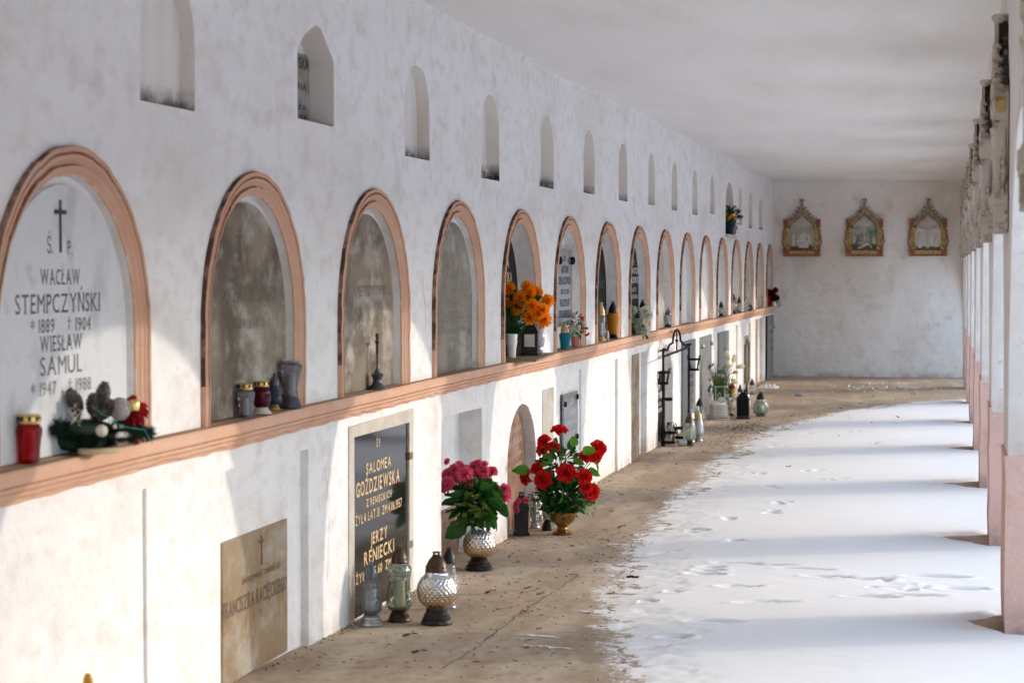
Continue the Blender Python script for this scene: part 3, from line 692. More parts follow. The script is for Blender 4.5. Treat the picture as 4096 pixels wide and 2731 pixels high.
b = MB(); rc = random.Random(6); P_ = []
for y in np.arange(-7, YEND, .12):
    w1, w2 = .016+rc.uniform(-.006, .008), .014+rc.uniform(-.005, .008)
    zc = CEIL+.012*math.sin(y*.9+WX)+.008*math.sin(y*2.3+WX*1.7)
    b.v += [(WX-.01, y, zc-w1-.004), (WX+.006, y, zc-w1), (WX+.012, y, zc-.010), (WX+w2, y, zc-.003), (WX+w2, y, zc+.02)]
nn_ = len(b.v)//5
b.f = [(k*5+i, k*5+5+i, k*5+6+i, k*5+1+i) for k in range(nn_-1) for i in range(4)]; b.m = [0]*len(b.f)
b.obj('plaster_seam', M['plaster'], wall)
arc = thing('arcade_wall', 'white round-arched arcade wall on pink-based pillars along the snowy side', 'arcade', (0, 0, 0))
ol = [(-8, CEIL+.13), (-8, .80)]
SPR = .85
edges = [(p, p+PW) for p in PIL]
cur = -8
for k, (a, e) in enumerate(edges):
    # opening from previous edge to a
    if k == 0:
        ol = [(-8.2, CEIL+.13), (a, CEIL+.13)] and [(a, SPR)]
    else:
        pe = edges[k-1][1]; c = (pe+a)/2; R = (a-pe)/2
        for i in range(37):
            an = PI-PI*i/36; ol.append((c+R*math.cos(an), SPR+R*math.sin(an)))
    ol.append((a, .80)) if k == 0 else None
    ol.append((a, .8)) if k else None
    ol.append((e, .8))
pe = edges[-1][1]; c = (pe+YEND)/2; R = (YEND-pe)/2
for i in range(19):
    an = PI-PI*i/18; ol.append((c+R*math.cos(an), SPR+R*math.sin(an)))
ol += [(YEND, .8), (YEND+.01, CEIL+.13), (edges[0][0], CEIL+.13)]
cl = []
for p in ol:
    if not cl or abs(cl[-1][0]-p[0])+abs(cl[-1][1]-p[1]) > 1e-6: cl.append(p)
me = fill_curve('arch_wall', [cl], (AX1-AX0)/2, .006)
to_x(me, (AX0+AX1)/2); me.materials.clear(); me.materials.append(M['arcade']); mo('arch_wall', me, arc)
r = random.Random(9)
for k, (a, e) in enumerate(edges):
    b = MB(); g = .006
    zt = .835+r.uniform(-.01, .01)
    P = []
    for j, z in enumerate(np.linspace(-.25, zt, 9)):
        w = [r.uniform(-.004, .004) for _ in range(4)]
        fl = .012 if j == 0 else 0
        P.append([(AX0-g+w[0], a-g+w[1], z), (AX1+g, a-g+w[1], z), (AX1+g, e+g+w[3], z), (AX0-g+w[0], e+g+w[3], z)])
    P[-1] = [(x_, y_, z_+r.uniform(-.010, .010)) for x_, y_, z_ in P[-1]]
    for q in P: b.v += q
    for j in range(8):
        for i in range(4): b.f.append((j*4+i, j*4+(i+1) % 4, (j+1)*4+(i+1) % 4, (j+1)*4+i)); b.m.append(0)
    b.f.append((32, 33, 34, 35)); b.m.append(0)
    b.obj('pillar_base', M['dado'], arc, smooth=False)

# ------------------------------------------------------------------ floor, snow, ground
def vnoise(x, y, seed):
    rs = np.random.RandomState(seed); T = rs.rand(256, 256)
    xi = np.floor(x).astype(int); yi = np.floor(y).astype(int); fx = x-xi; fy = y-yi
    fx = fx*fx*(3-2*fx); fy = fy*fy*(3-2*fy)
    g = lambda a, c: T[a % 256, c % 256]
    return (g(xi, yi)*(1-fx)+g(xi+1, yi)*fx)*(1-fy)+(g(xi, yi+1)*(1-fx)+g(xi+1, yi+1)*fx)*fy
def fbm(x, y, s, seed, o=4):
    v = 0; a = 1; t = 0
    for i in range(o): v = v+a*vnoise(x*s, y*s, seed+i); t += a; a *= .55; s *= 2.1
    return v/t*2-1
def FZ(Y): return np.interp(Y, [-7, 7.7, 9.4, 13, 34], [.12, .09, .05, 0, 0])
def covermat(m, col, lo_scale, inv):
    """mix in the other ground where the stored cover value and a fine noise say the snow is thin"""
    nt = m.node_tree; N = nt.nodes; L_ = nt.links; P = N['Principled BSDF']; old = P.inputs['Base Color'].links[0].from_socket
    g = N.new('ShaderNodeNewGeometry'); at = N.new('ShaderNodeAttribute'); at.attribute_name = 'cover'
    v = []
    for sc in lo_scale:
        n = N.new('ShaderNodeTexNoise'); n.inputs['Scale'].default_value = sc; n.inputs['Detail'].default_value = 6; n.inputs['Roughness'].default_value = .7; L_.new(g.outputs['Position'], n.inputs['Vector']); v.append(n)
    a = N.new('ShaderNodeMath'); a.operation = 'ADD'; L_.new(v[0].outputs['Fac'], a.inputs[0]); L_.new(v[1].outputs['Fac'], a.inputs[1])
    h = N.new('ShaderNodeMath'); h.operation = 'MULTIPLY_ADD'; L_.new(a.outputs[0], h.inputs[0]); h.inputs[1].default_value = .5; L_.new(at.outputs['Fac'], h.inputs[2])
    r = N.new('ShaderNodeMapRange'); r.inputs['From Min'].default_value = .98; r.inputs['From Max'].default_value = 1.06; L_.new(h.outputs[0], r.inputs['Value'])
    mx = N.new('ShaderNodeMix'); mx.data_type = 'RGBA'; L_.new(r.outputs[0], mx.inputs['Factor']); L_.new(old, mx.inputs['A']); mx.inputs['B'].default_value = (*col, 1)
    L_.new(mx.outputs['Result'], P.inputs['Base Color'])
covermat(M['floor'], (.80, .81, .83), (26, 90), 0)
covermat(M['snow'], (.38, .30, .22), (22, 80), 1)
def setcover(o, A):
    at = o.data.attributes.new('cover', 'FLOAT', 'POINT'); at.data.foreach_set('value', A.ravel().astype(np.float32))
def gridmesh(name, X, Y, Z, mat):
    nx, ny = X.shape
    me = bpy.data.meshes.new(name)
    co = np.stack([X, Y, Z], -1).reshape(-1, 3)
    idx = np.arange(nx*ny).reshape(nx, ny)
    f = np.stack([idx[:-1, :-1], idx[1:, :-1], idx[1:, 1:], idx[:-1, 1:]], -1).reshape(-1, 4)
    me.vertices.add(len(co)); me.vertices.foreach_set('co', co.ravel())
    me.loops.add(f.size); me.loops.foreach_set('vertex_index', f.ravel())
    me.polygons.add(len(f)); me.polygons.foreach_set('loop_start', np.arange(0, f.size, 4)); me.polygons.foreach_set('loop_total', np.full(len(f), 4))
    me.update(calc_edges=True); me.polygons.foreach_set('use_smooth', [True]*len(f)); me.materials.append(mat)
    return mo(name, me)
X, Y = np.meshgrid(np.arange(WX-.2, 1.35, .05), np.arange(-7, YEND+.2, .05), indexing='ij')
FL = lambda X, Y: FZ(Y)+.005*fbm(X, Y, .8, 3)+.0015*fbm(X, Y, 9, 8)
fo = gridmesh('floor', X, Y, FL(X, Y), M['floor']); FGX, FGY = X, Y
tag(fo, None, None, kind='structure')

ex = [4, 6, 7.2, 8.2, 8.6, 9.58, 10.45, 11.7, 12.86, 14.26, 16.35, 18.24, 20.63, 22.73, 24.95, 26.25, 27.3, 27.9, 28.4, 34]
ev = [-.6, -.8, -1.0, -1.12, -1.25, -1.46, -1.62, -1.72, -1.80, -1.85, -1.86, -1.88, -1.83, -1.66, -1.18, -.72, -.25, .2, .7, 3]
qf = FGX-np.interp(FGY, ex, ev)+.12*fbm(FGX, FGY, 3, 19)
setcover(fo, np.clip(.56+qf*1.3, 0, .56)*(FGX > -2.3)*(FGY < 31)*(qf < .3))
def snowfield(X, Y):
    E = np.interp(Y, ex, ev)
    q = (X-E)                                    # metres inside the snow
    n = .16*fbm(X, Y, 2.2, 20)+.13*fbm(X, Y, 9, 30, 3)+.07*fbm(X, Y, 40, 40, 2)
    h = np.clip((q+n+.02)*.055, -.012, .020)
    # lee hollows beside the pillars
    for k, p in enumerate(PIL):
        if p < 5: continue
        ln = [.40, .24, .38, .42, .40, .34, .3, .3][max(0, min(7, k-4))]
        u = (AX0-X)/ln; w = (Y-(p+.32))/(.38)
        inside = 1-(np.clip(u, 0, 9)*1.05+np.abs(w-.25*np.clip(u, 0, 1))**1.4*(.9+.5*np.clip(u, 0, 2)))+.22*fbm(X, Y, 6, 77, 4)
        inside = np.where(X > AX0+.2, np.minimum(inside, .2), inside)
        h = np.where(inside > 0, h-inside*.11, h)
        rim = np.exp(-((inside+.12)/.10)**2)*.004
        h = h+rim
    # drift patch by the far pillars
    d = 1-np.sqrt(((X-.30)/.62)**2+((Y-29.75)/.75)**2)
    h = np.maximum(h, np.clip((d+.25*fbm(X, Y, 5, 91, 3))*.05, -.02, .012))
    h = h+.0012*fbm(X, Y, 1.5, 50)*(h > 0)
    # footprints and scuffs
    for (fx, fy, l, wd, an, dp) in FEET:
        ca, sa = math.cos(an), math.sin(an); dx, dy = X-fx, Y-fy
        u = (dx*ca+dy*sa)/l; v = (-dx*sa+dy*ca)/wd; rr = u*u+v*v
        h = h-dp*2.2*np.exp(-rr**2*1.2)+dp*.45*np.exp(-((np.sqrt(rr)-1.35)/.22)**2)
    global COVER
    COVER = np.clip(.60-(q+n)*2.6, .10, .60)+np.clip((.0055-h)*26, 0, .42)*(q > .1)
    return h
r = random.Random(12)
FEET = [(-1.215, 11.47, .07, .035, 0, .014), (-1.111, 11.84, .10, .03, .1, .012), (-.943, 11.82, .13, .03, 0, .010), (-.72, 11.65, .12, .03, 0, .010), (-.59, 11.35, .10, .035, -.1, .011),
        (-.387, 11.31, .11, .035, 0, .011), (-.035, 11.46, .13, .05, 0, .012), (.10, 11.02, .10, .05, 0, .009), (-.998, 10.87, .09, .03, .2, .012), (-.824, 10.34, .12, .028, .3, .011),
        (-1.003, 9.66, .10, .035, .1, .011), (-.343, 10.64, .11, .035, .1, .009), (-.137, 10.75, .12, .035, 0, .009), (-1.22, 11.62, .06, .03, 0, .012), (-1.22, 11.30, .08, .04, 0, .014),
        (-1.3, 10.6, .035, .035, 0, .016), (-1.38, 10.25, .035, .03, 0, .016), (-1.13, 9.2, .06, .05, 0, .014), (-1.2, 8.9, .07, .03, .2, .013)]
FEET = [(a, c, l*1.15, w*1.25, an, dp*1.6) for a, c, l, w, an, dp in FEET]
for (x, y) in [(-1.185, 12.9), (-1.289, 14.03), (-1.149, 15.13), (-1.45, 13.4), (-1.05, 14.5), (-1.5, 12.3), (-1.25, 16.2), (-1.45, 17.2), (-1.05, 17.6), (-1.2, 19.0), (-1.5, 20.0), (-.95, 19.4), (-1.3, 21.6), (-.9, 21.9), (-.6, 23.2), (-1.05, 23.8), (-.7, 20.5), (-.85, 16.9)]:
    for _ in range(3): FEET.append((x+r.uniform(-.09, .09), y+r.uniform(-.12, .12), r.uniform(.035, .06), r.uniform(.03, .05), r.uniform(0, 3), r.uniform(.006, .013)))
for _ in range(26): FEET.append((r.uniform(-.35, .22), r.uniform(10.9, 11.35), r.uniform(.02, .05), r.uniform(.015, .03), r.uniform(-.4, .4), r.uniform(-.008, .012)))
def snow_patch(name, xs, ys):
    X, Y = np.meshgrid(xs, ys, indexing='ij')
    o = gridmesh(name, X, Y, FL(X, Y)+snowfield(X, Y), M['snow']); setcover(o, COVER); return o
s1 = snow_patch('snow', np.concatenate([np.arange(-2.15, .3, .016), np.arange(.3, 1.35, .05)]), np.concatenate([np.arange(4, 14, .02), np.arange(14, 22, .03), np.arange(22, 31.4, .045)]))
tag(s1, None, None, kind='structure')
X, Y = np.meshgrid(np.concatenate([np.arange(1.25, 6, .25), np.arange(6, 90, 4)]), np.arange(-40, 90, 1.5), indexing='ij')
g = gridmesh('ground', X, Y, .035+.05*fbm(X, Y, .15, 60)*np.clip((X-1.3)/4, 0, 1), M['ground']); tag(g, None, None, kind='structure')
# evergreen screen added out of view beyond the arcade to block low sky light
b = MB(); rh = random.Random(77)
b.box(12.6, 13.6, -40, 70, -.2, SCREEN_TOP)
for _ in range(5200):
    y = rh.uniform(-12, 50); z = rh.uniform(0, SCREEN_TOP+.15); x = 12.6+rh.uniform(-.16, .02)
    if z > SCREEN_TOP: x += rh.uniform(0, 1)
    s_ = rh.uniform(.06, .16); d = Vector((-rh.random(), rh.uniform(-1, 1), rh.uniform(-.4, 1))).normalized(); q = d.orthogonal().normalized()*s_*.4; p = Vector((x, y, z))
    b.add([p-q, p+d*s_*.5-q*.2, p+d*s_, p+q], [(0, 1, 2, 3)])
tag(b.obj('sky_screen', M['needle'], None, smooth=False), 'dark evergreen screen added unseen beyond the arcade to hold back low sky light', 'sky_screen')
# cracks in the concrete
def jag(pts, w, seed, z=.003):
    r = random.Random(seed); b = MB(); P = []
    for (a, c) in zip(pts[:-1], pts[1:]):
        for i in range(10):
            t = i/10; P.append((a[0]+(c[0]-a[0])*t+r.uniform(-.008, .008), a[1]+(c[1]-a[1])*t+r.uniform(-.02, .02)))
    P.append(pts[-1])
    for (x, y) in P:
        ww = w*r.uniform(.3, 1.2); zz = float(FL(np.array([[x]]), np.array([[y]]))[0, 0])+z
        b.v += [(x-ww, y-ww, zz), (x+ww, y+ww, zz)]
    for i in range(len(P)-1): b.f.append((2*i, 2*i+1, 2*i+3, 2*i+2)); b.m.append(0)
    return b
fl = bpy.data.objects['floor']
jag([(-1.924, 8.19), (-1.90, 8.8), (-1.919, 9.25), (-1.925, 9.89), (-1.898, 10.76), (-1.895, 11.33)], .003, 1).obj('crack', M['crack'], fl)
jag([(-2.39, 10.42), (-2.27, 10.43), (-2.2, 10.52), (-2.09, 10.61), (-1.95, 10.64)], .004, 2).obj('crack', M['crack'], fl)
# thin snow streaks drawn across the bare floor
b = MB()
for st in [[(-2.02, 13.3), (-1.86, 13.45)], [(-1.95, 12.75), (-1.78, 12.7)], [(-1.8, 9.2), (-1.62, 9.15)], [(-1.72, 8.9), (-1.5, 8.85)]]:
    q = jag(st, .012, int(st[0][1]*10), .004); b.add(q.v, q.f)
tag(b.obj('snow', M['snow'], None), None, None, kind='structure')

# ------------------------------------------------------------------ lantern family
def finial_lid(r, h, openings=True, hood=True):
    """chimney-like lid: flared rim, dome, slotted cap"""
    b = MB()
    b.lathe([(r*1.02, 0), (r*1.06, h*.05), (r*1.0, h*.12), (r*.98, h*.20), (r*.92, h*.34), (r*.72, h*.56), (r*.48, h*.72), (r*.36, h*.78), (r*.40, h*.80), (r*.40, h*.83)], 24)
    for i in range(4):
        a = PI/4+i*PI/2; b.cbox((r*.30*math.cos(a), r*.30*math.sin(a), h*.885), (r*.14, r*.14, h*.12))
    b.lathe([(r*.40, h*.93), (r*.38, h*.97), (r*.2, h*1.0)], 16)
    return b
def holes_row(r, z, s, n=8):
    b = MB()
    for i in range(n):
        a = 2*PI*i/n+.2
        k = len(b.v); b.cbox((0, 0, 0), (s*.5, s, s*1.3)); b.xf(Matrix.Translation((r*math.cos(a), r*math.sin(a), z)) @ Matrix.Rotation(a, 4, 'Z'), k)
    return b
def crown_lid(r, h):
    b = MB(); b.lathe([(r, 0), (r*1.03, h*.15), (r*.98, h*.25), (r*.97, h*.8), (r*1.02, h*.9), (r*.9, h), (r*.3, h*.96)], 24); return b

def lantern(label, loc, H, R, shape='pear', glass='clear', lid='blackmetal', base='blackmetal', lidh=.28, baseh=.14, crown=False, candle='wax', relief=None, name='grave_lantern', group='grave lanterns', lidr=.62, baser=.72):
    t = thing(name, label, 'grave lantern', loc, rz=(loc[1]*7) % 6.28, group=group)
    bh = H*baseh; lh = H*lidh; gh = H-bh-lh
    if shape == 'globe': P = [(.50, 0), (.66, .06), (.88, .2), (1.0, .45), (.95, .66), (.76, .84), (.60, .92), (.58, 1)]
    elif shape == 'pear': P = [(.50, 0), (.86, .08), (1.0, .22), (.96, .38), (.80, .62), (.66, .84), (.60, .93), (.60, 1)]
    elif shape == 'waist': P = [(.74, 0), (.94, .05), (1.0, .14), (.90, .3), (.80, .5), (.84, .72), (.90, .86), (.84, .95), (.66, 1)]
    elif shape == 'jar': P = [(.72, 0), (.78, .04), (.80, .3), (.90, .6), (1.0, .80), (.98, .90), (.74, .97), (.70, 1)]
    elif shape == 'vase': P = [(.62, 0), (.60, .1), (.66, .3), (.84, .6), (1.0, .84), (1.0, .89), (.72, .92), (.70, 1)]
    elif shape == 'goblet': P = [(.30, 0), (.40, .1), (.62, .22), (.98, .36), (1.0, .42), (.86, .5), (.72, .72), (.66, .92), (.7, 1)]
    elif shape == 'barrel': P = [(.62, 0), (.80, .06), (.95, .25), (1.0, .5), (.95, .75), (.82, .92), (.70, 1)]
    else: P = [(.9, 0), (.95, .05), (.95, .9), (.8, .97), (.75, 1)]
    # smooth resample
    Z = [p[1] for p in P]; RR = [p[0] for p in P]; zz = np.linspace(0, 1, 26)
    rr = np.interp(zz, Z, RR); rr = np.convolve(np.pad(rr, 1, 'edge'), [.25, .5, .25], 'valid')
    prof = [(float(a)*R, bh+float(c)*gh) for a, c in zip(rr, zz)]
    fn = None; nn = 32
    if relief == 'diamond':
        nn = 176; zz = np.linspace(0, 1, 84); rr = np.interp(zz, Z, RR); rr = np.convolve(np.pad(rr, 3, 'edge'), [1/7]*7, 'valid')
        prof = [(float(a)*R, bh+float(c)*gh) for a, c in zip(rr, zz)]
        def fn(r_, a, z):
            k = (z-bh)/gh
            u = abs(math.sin(a*11+k*21)); v = abs(math.sin(a*11-k*21))
            f = min(1, max(0, (k-.05)*8))*min(1, max(0, (.93-k)*8))
            return r_*(1+.055*f*(min(u, v)-.3))
    elif relief == 'facet':
        nn = 40
        def fn(r_, a, z): k = (z-bh)/gh; return r_*(1+.035*math.sin(a*6+k*5)*math.sin(k*9))
    elif relief == 'flute':
        nn = 64
        def fn(r_, a, z): return r_*(1+.03*math.sin(a*12+z*20))
    b = MB(); b.lathe(prof, nn, fn=fn, cap=False); b.obj('glass_body', M[glass], t)
    if baseh > 0.02:
        b = MB(); b.lathe([(R*baser*1.02, 0), (R*baser*1.05, bh*.10), (R*baser*.98, bh*.22), (R*baser*.93, bh*.3), (R*baser*.95, bh*.38), (R*baser*.82, bh*.52), (R*baser*.84, bh*.6), (R*baser*.68, bh*.8), (R*baser*.70, bh*.9), (R*max(.5, prof[0][0]/R), bh*1.02)], 28)
        b.obj('base', M[base], t)
    lr = R*lidr
    if crown:
        b = crown_lid(lr, lh); q = holes_row(lr*.99, lh*.52, lr*.26, 8); b.mi = 1; b.add(q.v, q.f); b.obj('lid', [M[lid], M['soil']], t, loc=(0, 0, bh+gh))
    elif lh > .01:
        b = finial_lid(lr, lh); q = holes_row(lr*.96, lh*.24, lr*.16, 6); b.mi = 1; b.add(q.v, q.f); b.obj('lid', [M[lid], M['soil']], t, loc=(0, 0, bh+gh))
    if candle:
        b = MB(); cr = R*.42; b.lathe([(cr*.9, 0), (cr, .003), (cr, gh*.60), (cr*.85, gh*.62)], 16); cd = b.obj('candle', M[candle], t, loc=(0, 0, bh+.004)); MB().tube([(0, 0, gh*.61), (.001, 0, gh*.61+.012)], .0012, 5).obj('wick', M['soil'], cd)
    return t
def sq_lantern(label, loc, H, W, mat, base='blackmetal', rz=0):
    t = thing('square_lantern', label, 'grave lantern', loc, rz, group='grave lanterns'); w = W/2
    b = MB(); b.lathe([(w, 0), (w*.98, H*.03), (w*.82, H*.10), (w*.78, H*.12)], 4, sq=True); b.xf(Matrix.Rotation(0, 4, 'Z'))
    # square lathe: use rotated four-sided rings
    b = MB()
    def sqp(pr, b):
        n = 4; k = len(b.v)
        for r_, z in pr:
            for sx, sy in ((-1, -1), (1, -1), (1, 1), (-1, 1)): b.v.append((sx*r_, sy*r_, z))
        for j in range(len(pr)-1):
            for i in range(4): b.f.append((k+j*4+i, k+j*4+(i+1) % 4, k+(j+1)*4+(i+1) % 4, k+(j+1)*4+i)); b.m.append(0)
        b.f.append((k+3, k+2, k+1, k)); b.m.append(0); e = k+(len(pr)-1)*4; b.f.append((e, e+1, e+2, e+3)); b.m.append(0)
        return b
    sqp([(w, 0), (w*.98, H*.03), (w*.84, H*.09), (w*.80, H*.12)], b).obj('base', M[base], t, smooth=False)
    b = sqp([(w*.76, H*.12), (w*.80, H*.62)], MB())
    for s in (-1, 1):
        for q in (-1, 1): b.cbox((s*w*.78, q*w*.78, H*.37), (w*.14, w*.14, H*.52))
    for i in range(6):
        for j in range(5):
            for (nx_, ny_) in ((0, -1), (-1, 0), (0, 1), (1, 0)):
                u = (-.5+(i+.5)/6)*w*1.3+(.05*w if j % 2 else -.05*w); z = H*(.17+.42*(j+.5)/5)
                c = (nx_*w*.80+(u if nx_ == 0 else 0), ny_*w*.80+(u if ny_ == 0 else 0), z)
                b.cbox(c, (w*.17 if nx_ == 0 else w*.05, w*.17 if ny_ == 0 else w*.05, H*.06))
    b.obj('body', M[mat], t, smooth=False)
    b = sqp([(w*.92, H*.62), (w*.94, H*.66), (w*.78, H*.72), (w*.74, H*.76), (w*.50, H*.86), (w*.34, H*.90), (w*.34, H*.93)], MB())
    for sx, sy in ((-1, -1), (1, -1), (1, 1), (-1, 1)): b.cbox((sx*w*.24, sy*w*.24, H*.945), (w*.1, w*.1, H*.04))
    sqp([(w*.36, H*.965), (w*.2, H)], b)
    b.obj('roof', M[mat], t, smooth=False)
    return t
G = lambda x, y: (x, y, fz(y)+.003)

# on the ledge
zl = LZ+.003
lantern('small red glass lantern with holed gold lid left of the Christmas arrangement', (-2.590, 5.867, zl), .141, .038, 'jar', 'redglass', 'goldfoil', 'redglass', .19, .0, True, None, lidr=.84)
lantern('small smoky glass lantern with dull gold lid, leftmost in the second arch', (-2.593, 7.85, zl), .128, .037, 'jar', 'smoky', 'goldfoil', 'silver', .18, .05, True, 'wax', lidr=.8, baser=.75)
lantern('small wine-red lantern on a cream foot in the second arch', (-2.588, 8.035, zl), .128, .036, 'barrel', 'wineglass', 'goldfoil', 'cream', .17, .20, True, None, lidr=.82, baser=1.05)
lantern('blue-grey lantern with dark cap half hidden behind the wine-red one', (-2.612, 8.28, zl), .147, .030, 'pear', 'darkblueglass', 'darksteel', 'goldfoil', .34, .14, False, None)
lantern('tall lidless vase-shaped glass lantern with half a candle on ribbed pewter foot', (-2.588, 8.41, zl), .190, .052, 'vase', 'smoky', 'smoky', 'darksteel', .0, .28, False, 'wax', baser=.92)
t = sq_lantern('black lantern with an arched ribbed glass window under the orange chrysanthemums', (-2.575, 13.50, LZ+.018), .224, .118, 'blackmetal', rz=.15)
b = MB()
for i in range(9):
    b.cbox((-.030+.0075*i, -.052, .095), (.004, .006, .075))
b.cbox((0, -.050, .094), (.066, .006, .078)); b.obj('window', M['wax'], t)
# glass madonna lantern
t = thing('figure_lantern', 'clear glass lantern shaped as a veiled praying figure beside the black windowed lantern', 'grave lantern', (-2.545, 13.66, LZ+.018), group='grave lanterns')
b = MB(); b.lathe([(.026, .045), (.032, .07), (.034, .11), (.030, .15), (.034, .18), (.032, .20), (.022, .225)], 20, fn=lambda r_, a, z: r_*(1+.12*math.cos(2*a)))
b.lathe([(.012, .222), (.018, .235), (.023, .262), (.020, .29), (.010, .312), (.004, .318)], 16)
b.tube([(-.03, -.012, .19), (-.016, -.03, .17), (0, -.034, .19)], .007); b.tube([(.03, -.012, .19), (.016, -.03, .17), (0, -.034, .19)], .007)
b.obj('glass_figure', M['irid'], t)
b = MB(); b.lathe([(.028, 0), (.03, .01), (.024, .02), (.027, .03), (.022, .046)], 20); b.obj('base', M['silver'], t)
lantern('turquoise glass lantern with golden beehive lid beside the terracotta pot', (-2.605, 14.97, zl), .180, .041, 'jar', 'blueglass', 'beigelid', 'blueglass', .36, .0, False, None, lidr=.72)
lantern('tall clear lantern with golden cap and foot left of the amber lantern', (-2.618, 16.68, zl), .302, .040, 'waist', 'clear', 'beigelid', 'beigelid', .34, .13, False, 'wax', lidr=.82, baser=1.0)
lantern('amber glass lantern with a black cap and metal band', (-2.622, 17.33, zl), .302, .052, 'jar', 'amberglass', 'blackmetal', 'blackmetal', .32, .12, False, None, lidr=.68, baser=.8)
lantern('tiny striped glass votive between the clear and amber lanterns', (-2.572, 16.72, zl), .092, .014, 'pear', 'irid', 'silver', 'silver', .1, .12, False, None)
lantern('black-capped lantern half hidden behind the white chrysanthemums', (-2.625, 19.10, zl), .292, .037, 'barrel', 'smoky', 'blackmetal', 'blackmetal', .34, .1, False, None, lidr=.85)
lantern('short clear faceted lantern with silver cap standing alone in the ninth arch', (-2.622, 20.88, zl), .183, .041, 'jar', 'clear', 'darksteel', 'darksteel', .38, .14, False, 'wax', relief='facet', lidr=.72, baser=.9)
lantern('short black-capped clear lantern beside a gold-lidded jar in the twelfth arch', (-2.605, 25.80, zl), .180, .041, 'globe', 'clear', 'blackmetal', 'blackmetal', .42, .16, False, 'wax', lidr=.66)
lantern('slim gold-lidded clear jar behind the short black-capped lantern', (-2.618, 26.48, zl), .170, .022, 'cyl', 'clear', 'goldfoil', 'clear', .2, .0, True, None, lidr=.95)
lantern('large round clear lantern with black cap in the thirteenth arch', (-2.60, 27.27, zl), .256, .050, 'globe', 'clear', 'blackmetal', 'blackmetal', .36, .16, False, 'wax', lidr=.62)
lantern('smaller black-capped clear lantern right of the large round one on the ledge', (-2.605, 28.10, zl), .205, .040, 'pear', 'clear', 'blackmetal', 'clear', .40, .05, False, 'wax', lidr=.6)
lantern('wide clear jar with gold lid in the fourteenth arch', (-2.605, 29.25, zl), .185, .028, 'cyl', 'clear', 'goldfoil', 'clear', .14, .0, True, 'wax', lidr=1.0)
lantern('narrow clear jar with gold lid left of the wide gold-lidded jar', (-2.60, 28.98, zl), .165, .015, 'cyl', 'clear', 'goldfoil', 'clear', .16, .0, True, None, lidr=1.0)
b = MB(); b.lathe([(.016, 0), (.0175, .004), (.0175, .165), (.014, .17), (.004, .168)], 18); b.tube([(0, 0, .165), (.001, 0, .178)], .0012)
tag(b.obj('candle', M['wax'], None, loc=(-2.628, 30.75, zl)), 'tall white candle standing before the dry twig in the fifteenth arch', 'candle')
b = MB(); b.tube([(0, 0, 0), (.01, -.03, .08), (.0, -.10, .15), (.01, -.14, .20)], [.006, .005, .004, .002])
for a, c in (((.0, -.05, .11), (.02, -.01, .19)), ((0, -.10, .15), (0, -.2, .17)), ((.0, -.03, .08), (.02, -.12, .10))): b.tube([a, c], [.003, .001])
tag(b.obj('twig', M['cone'], None, loc=(-2.60, 31.6, zl)), 'dry grey twig leaning in the fifteenth arch behind the white candle', 'twig')
b = MB(); b.lathe([(.03, 0), (.034, .01), (.034, .14), (.028, .15)], 16); tag(b.obj('red_candle', M['redcloth'], None, loc=(-2.61, 32.75, zl)), 'red candle half hidden beside the dark red flowers', 'candle')

# cross stand
t = thing('crucifix_stand', 'small tarnished metal crucifix on a round candlestick foot in the third arch', 'crucifix', (-2.592, 9.80, zl), .35)
b = MB(); b.lathe([(.046, 0), (.046, .006), (.036, .014), (.026, .024), (.020, .040), (.024, .056), (.030, .064), (.026, .072), (.014, .078), (.010, .09), (.006, .10), (.005, .11)], 24); b.obj('base', M['darksteel'], t)
b = MB(); b.tube([(0, 0, .10), (0.0, .004, .17), (.004, .012, .19)], .0045, 8)
b.cbox((0, .012, .205), (.012, .012, .085)); b.cbox((0, .012, .218), (.012, .052, .012))
for p in ((0, .012, .252), (0, -.014, .218), (0, .038, .218)): b.ball(p, .009, n=8, m=5)
b.tube([(.0, .012+.018*math.cos(a), .200+.018*math.sin(a)) for a in np.linspace(0, 2*PI, 16)[:-1]], .0025, 5, True)
b.obj('cross', M['bronze'], t)

# on the floor
lantern('grey metal-capped lantern with frosted pear glass, first in front of the black granite slab', G(-2.500, 9.33), .287, .052, 'pear', 'smoky', 'darksteel', 'silver', .27, .17, False, 'wax', lidr=.58, baser=.98)
lantern('tall wavy clear lantern with bronze cap and candle before the black granite slab', G(-2.41, 9.49), .342, .062, 'waist', 'cleargreen', 'bronze', 'bronze', .23, .16, False, 'waxyellow', relief='facet', lidr=.60, baser=.82)
lantern('big globe lantern with diamond-cut silvered glass and dark bronze cap', G(-2.225, 9.44), .326, .088, 'globe', 'mercury', 'bronze', 'blackmetal', .28, .22, False, None, relief='diamond', lidr=.56, baser=.78)
lantern('clear lantern with a black cap hidden behind the big globe lantern', G(-2.285, 9.95), .288, .046, 'pear', 'clear', 'blackmetal', 'silver', .27, .12, False, 'wax', relief='diamond', lidr=.68)
sq_lantern('dark square lattice lantern on the floor between the two flower vases', G(-2.555, 13.12), .264, .104, 'blackmetal', rz=.2)
t = lantern('clear waisted lantern with a dark leaf emblem beside the square lattice lantern', G(-2.540, 13.49), .185, .036, 'waist', 'clear', 'silver', 'silver', .0, .22, False, 'wax', baser=.9)
lantern('dark-footed glass lantern hidden behind the brass bowl of roses', G(-2.44, 13.40), .17, .036, 'globe', 'smoky', 'blackmetal', 'blackmetal', .0, .36, False, None, baser=1.05)
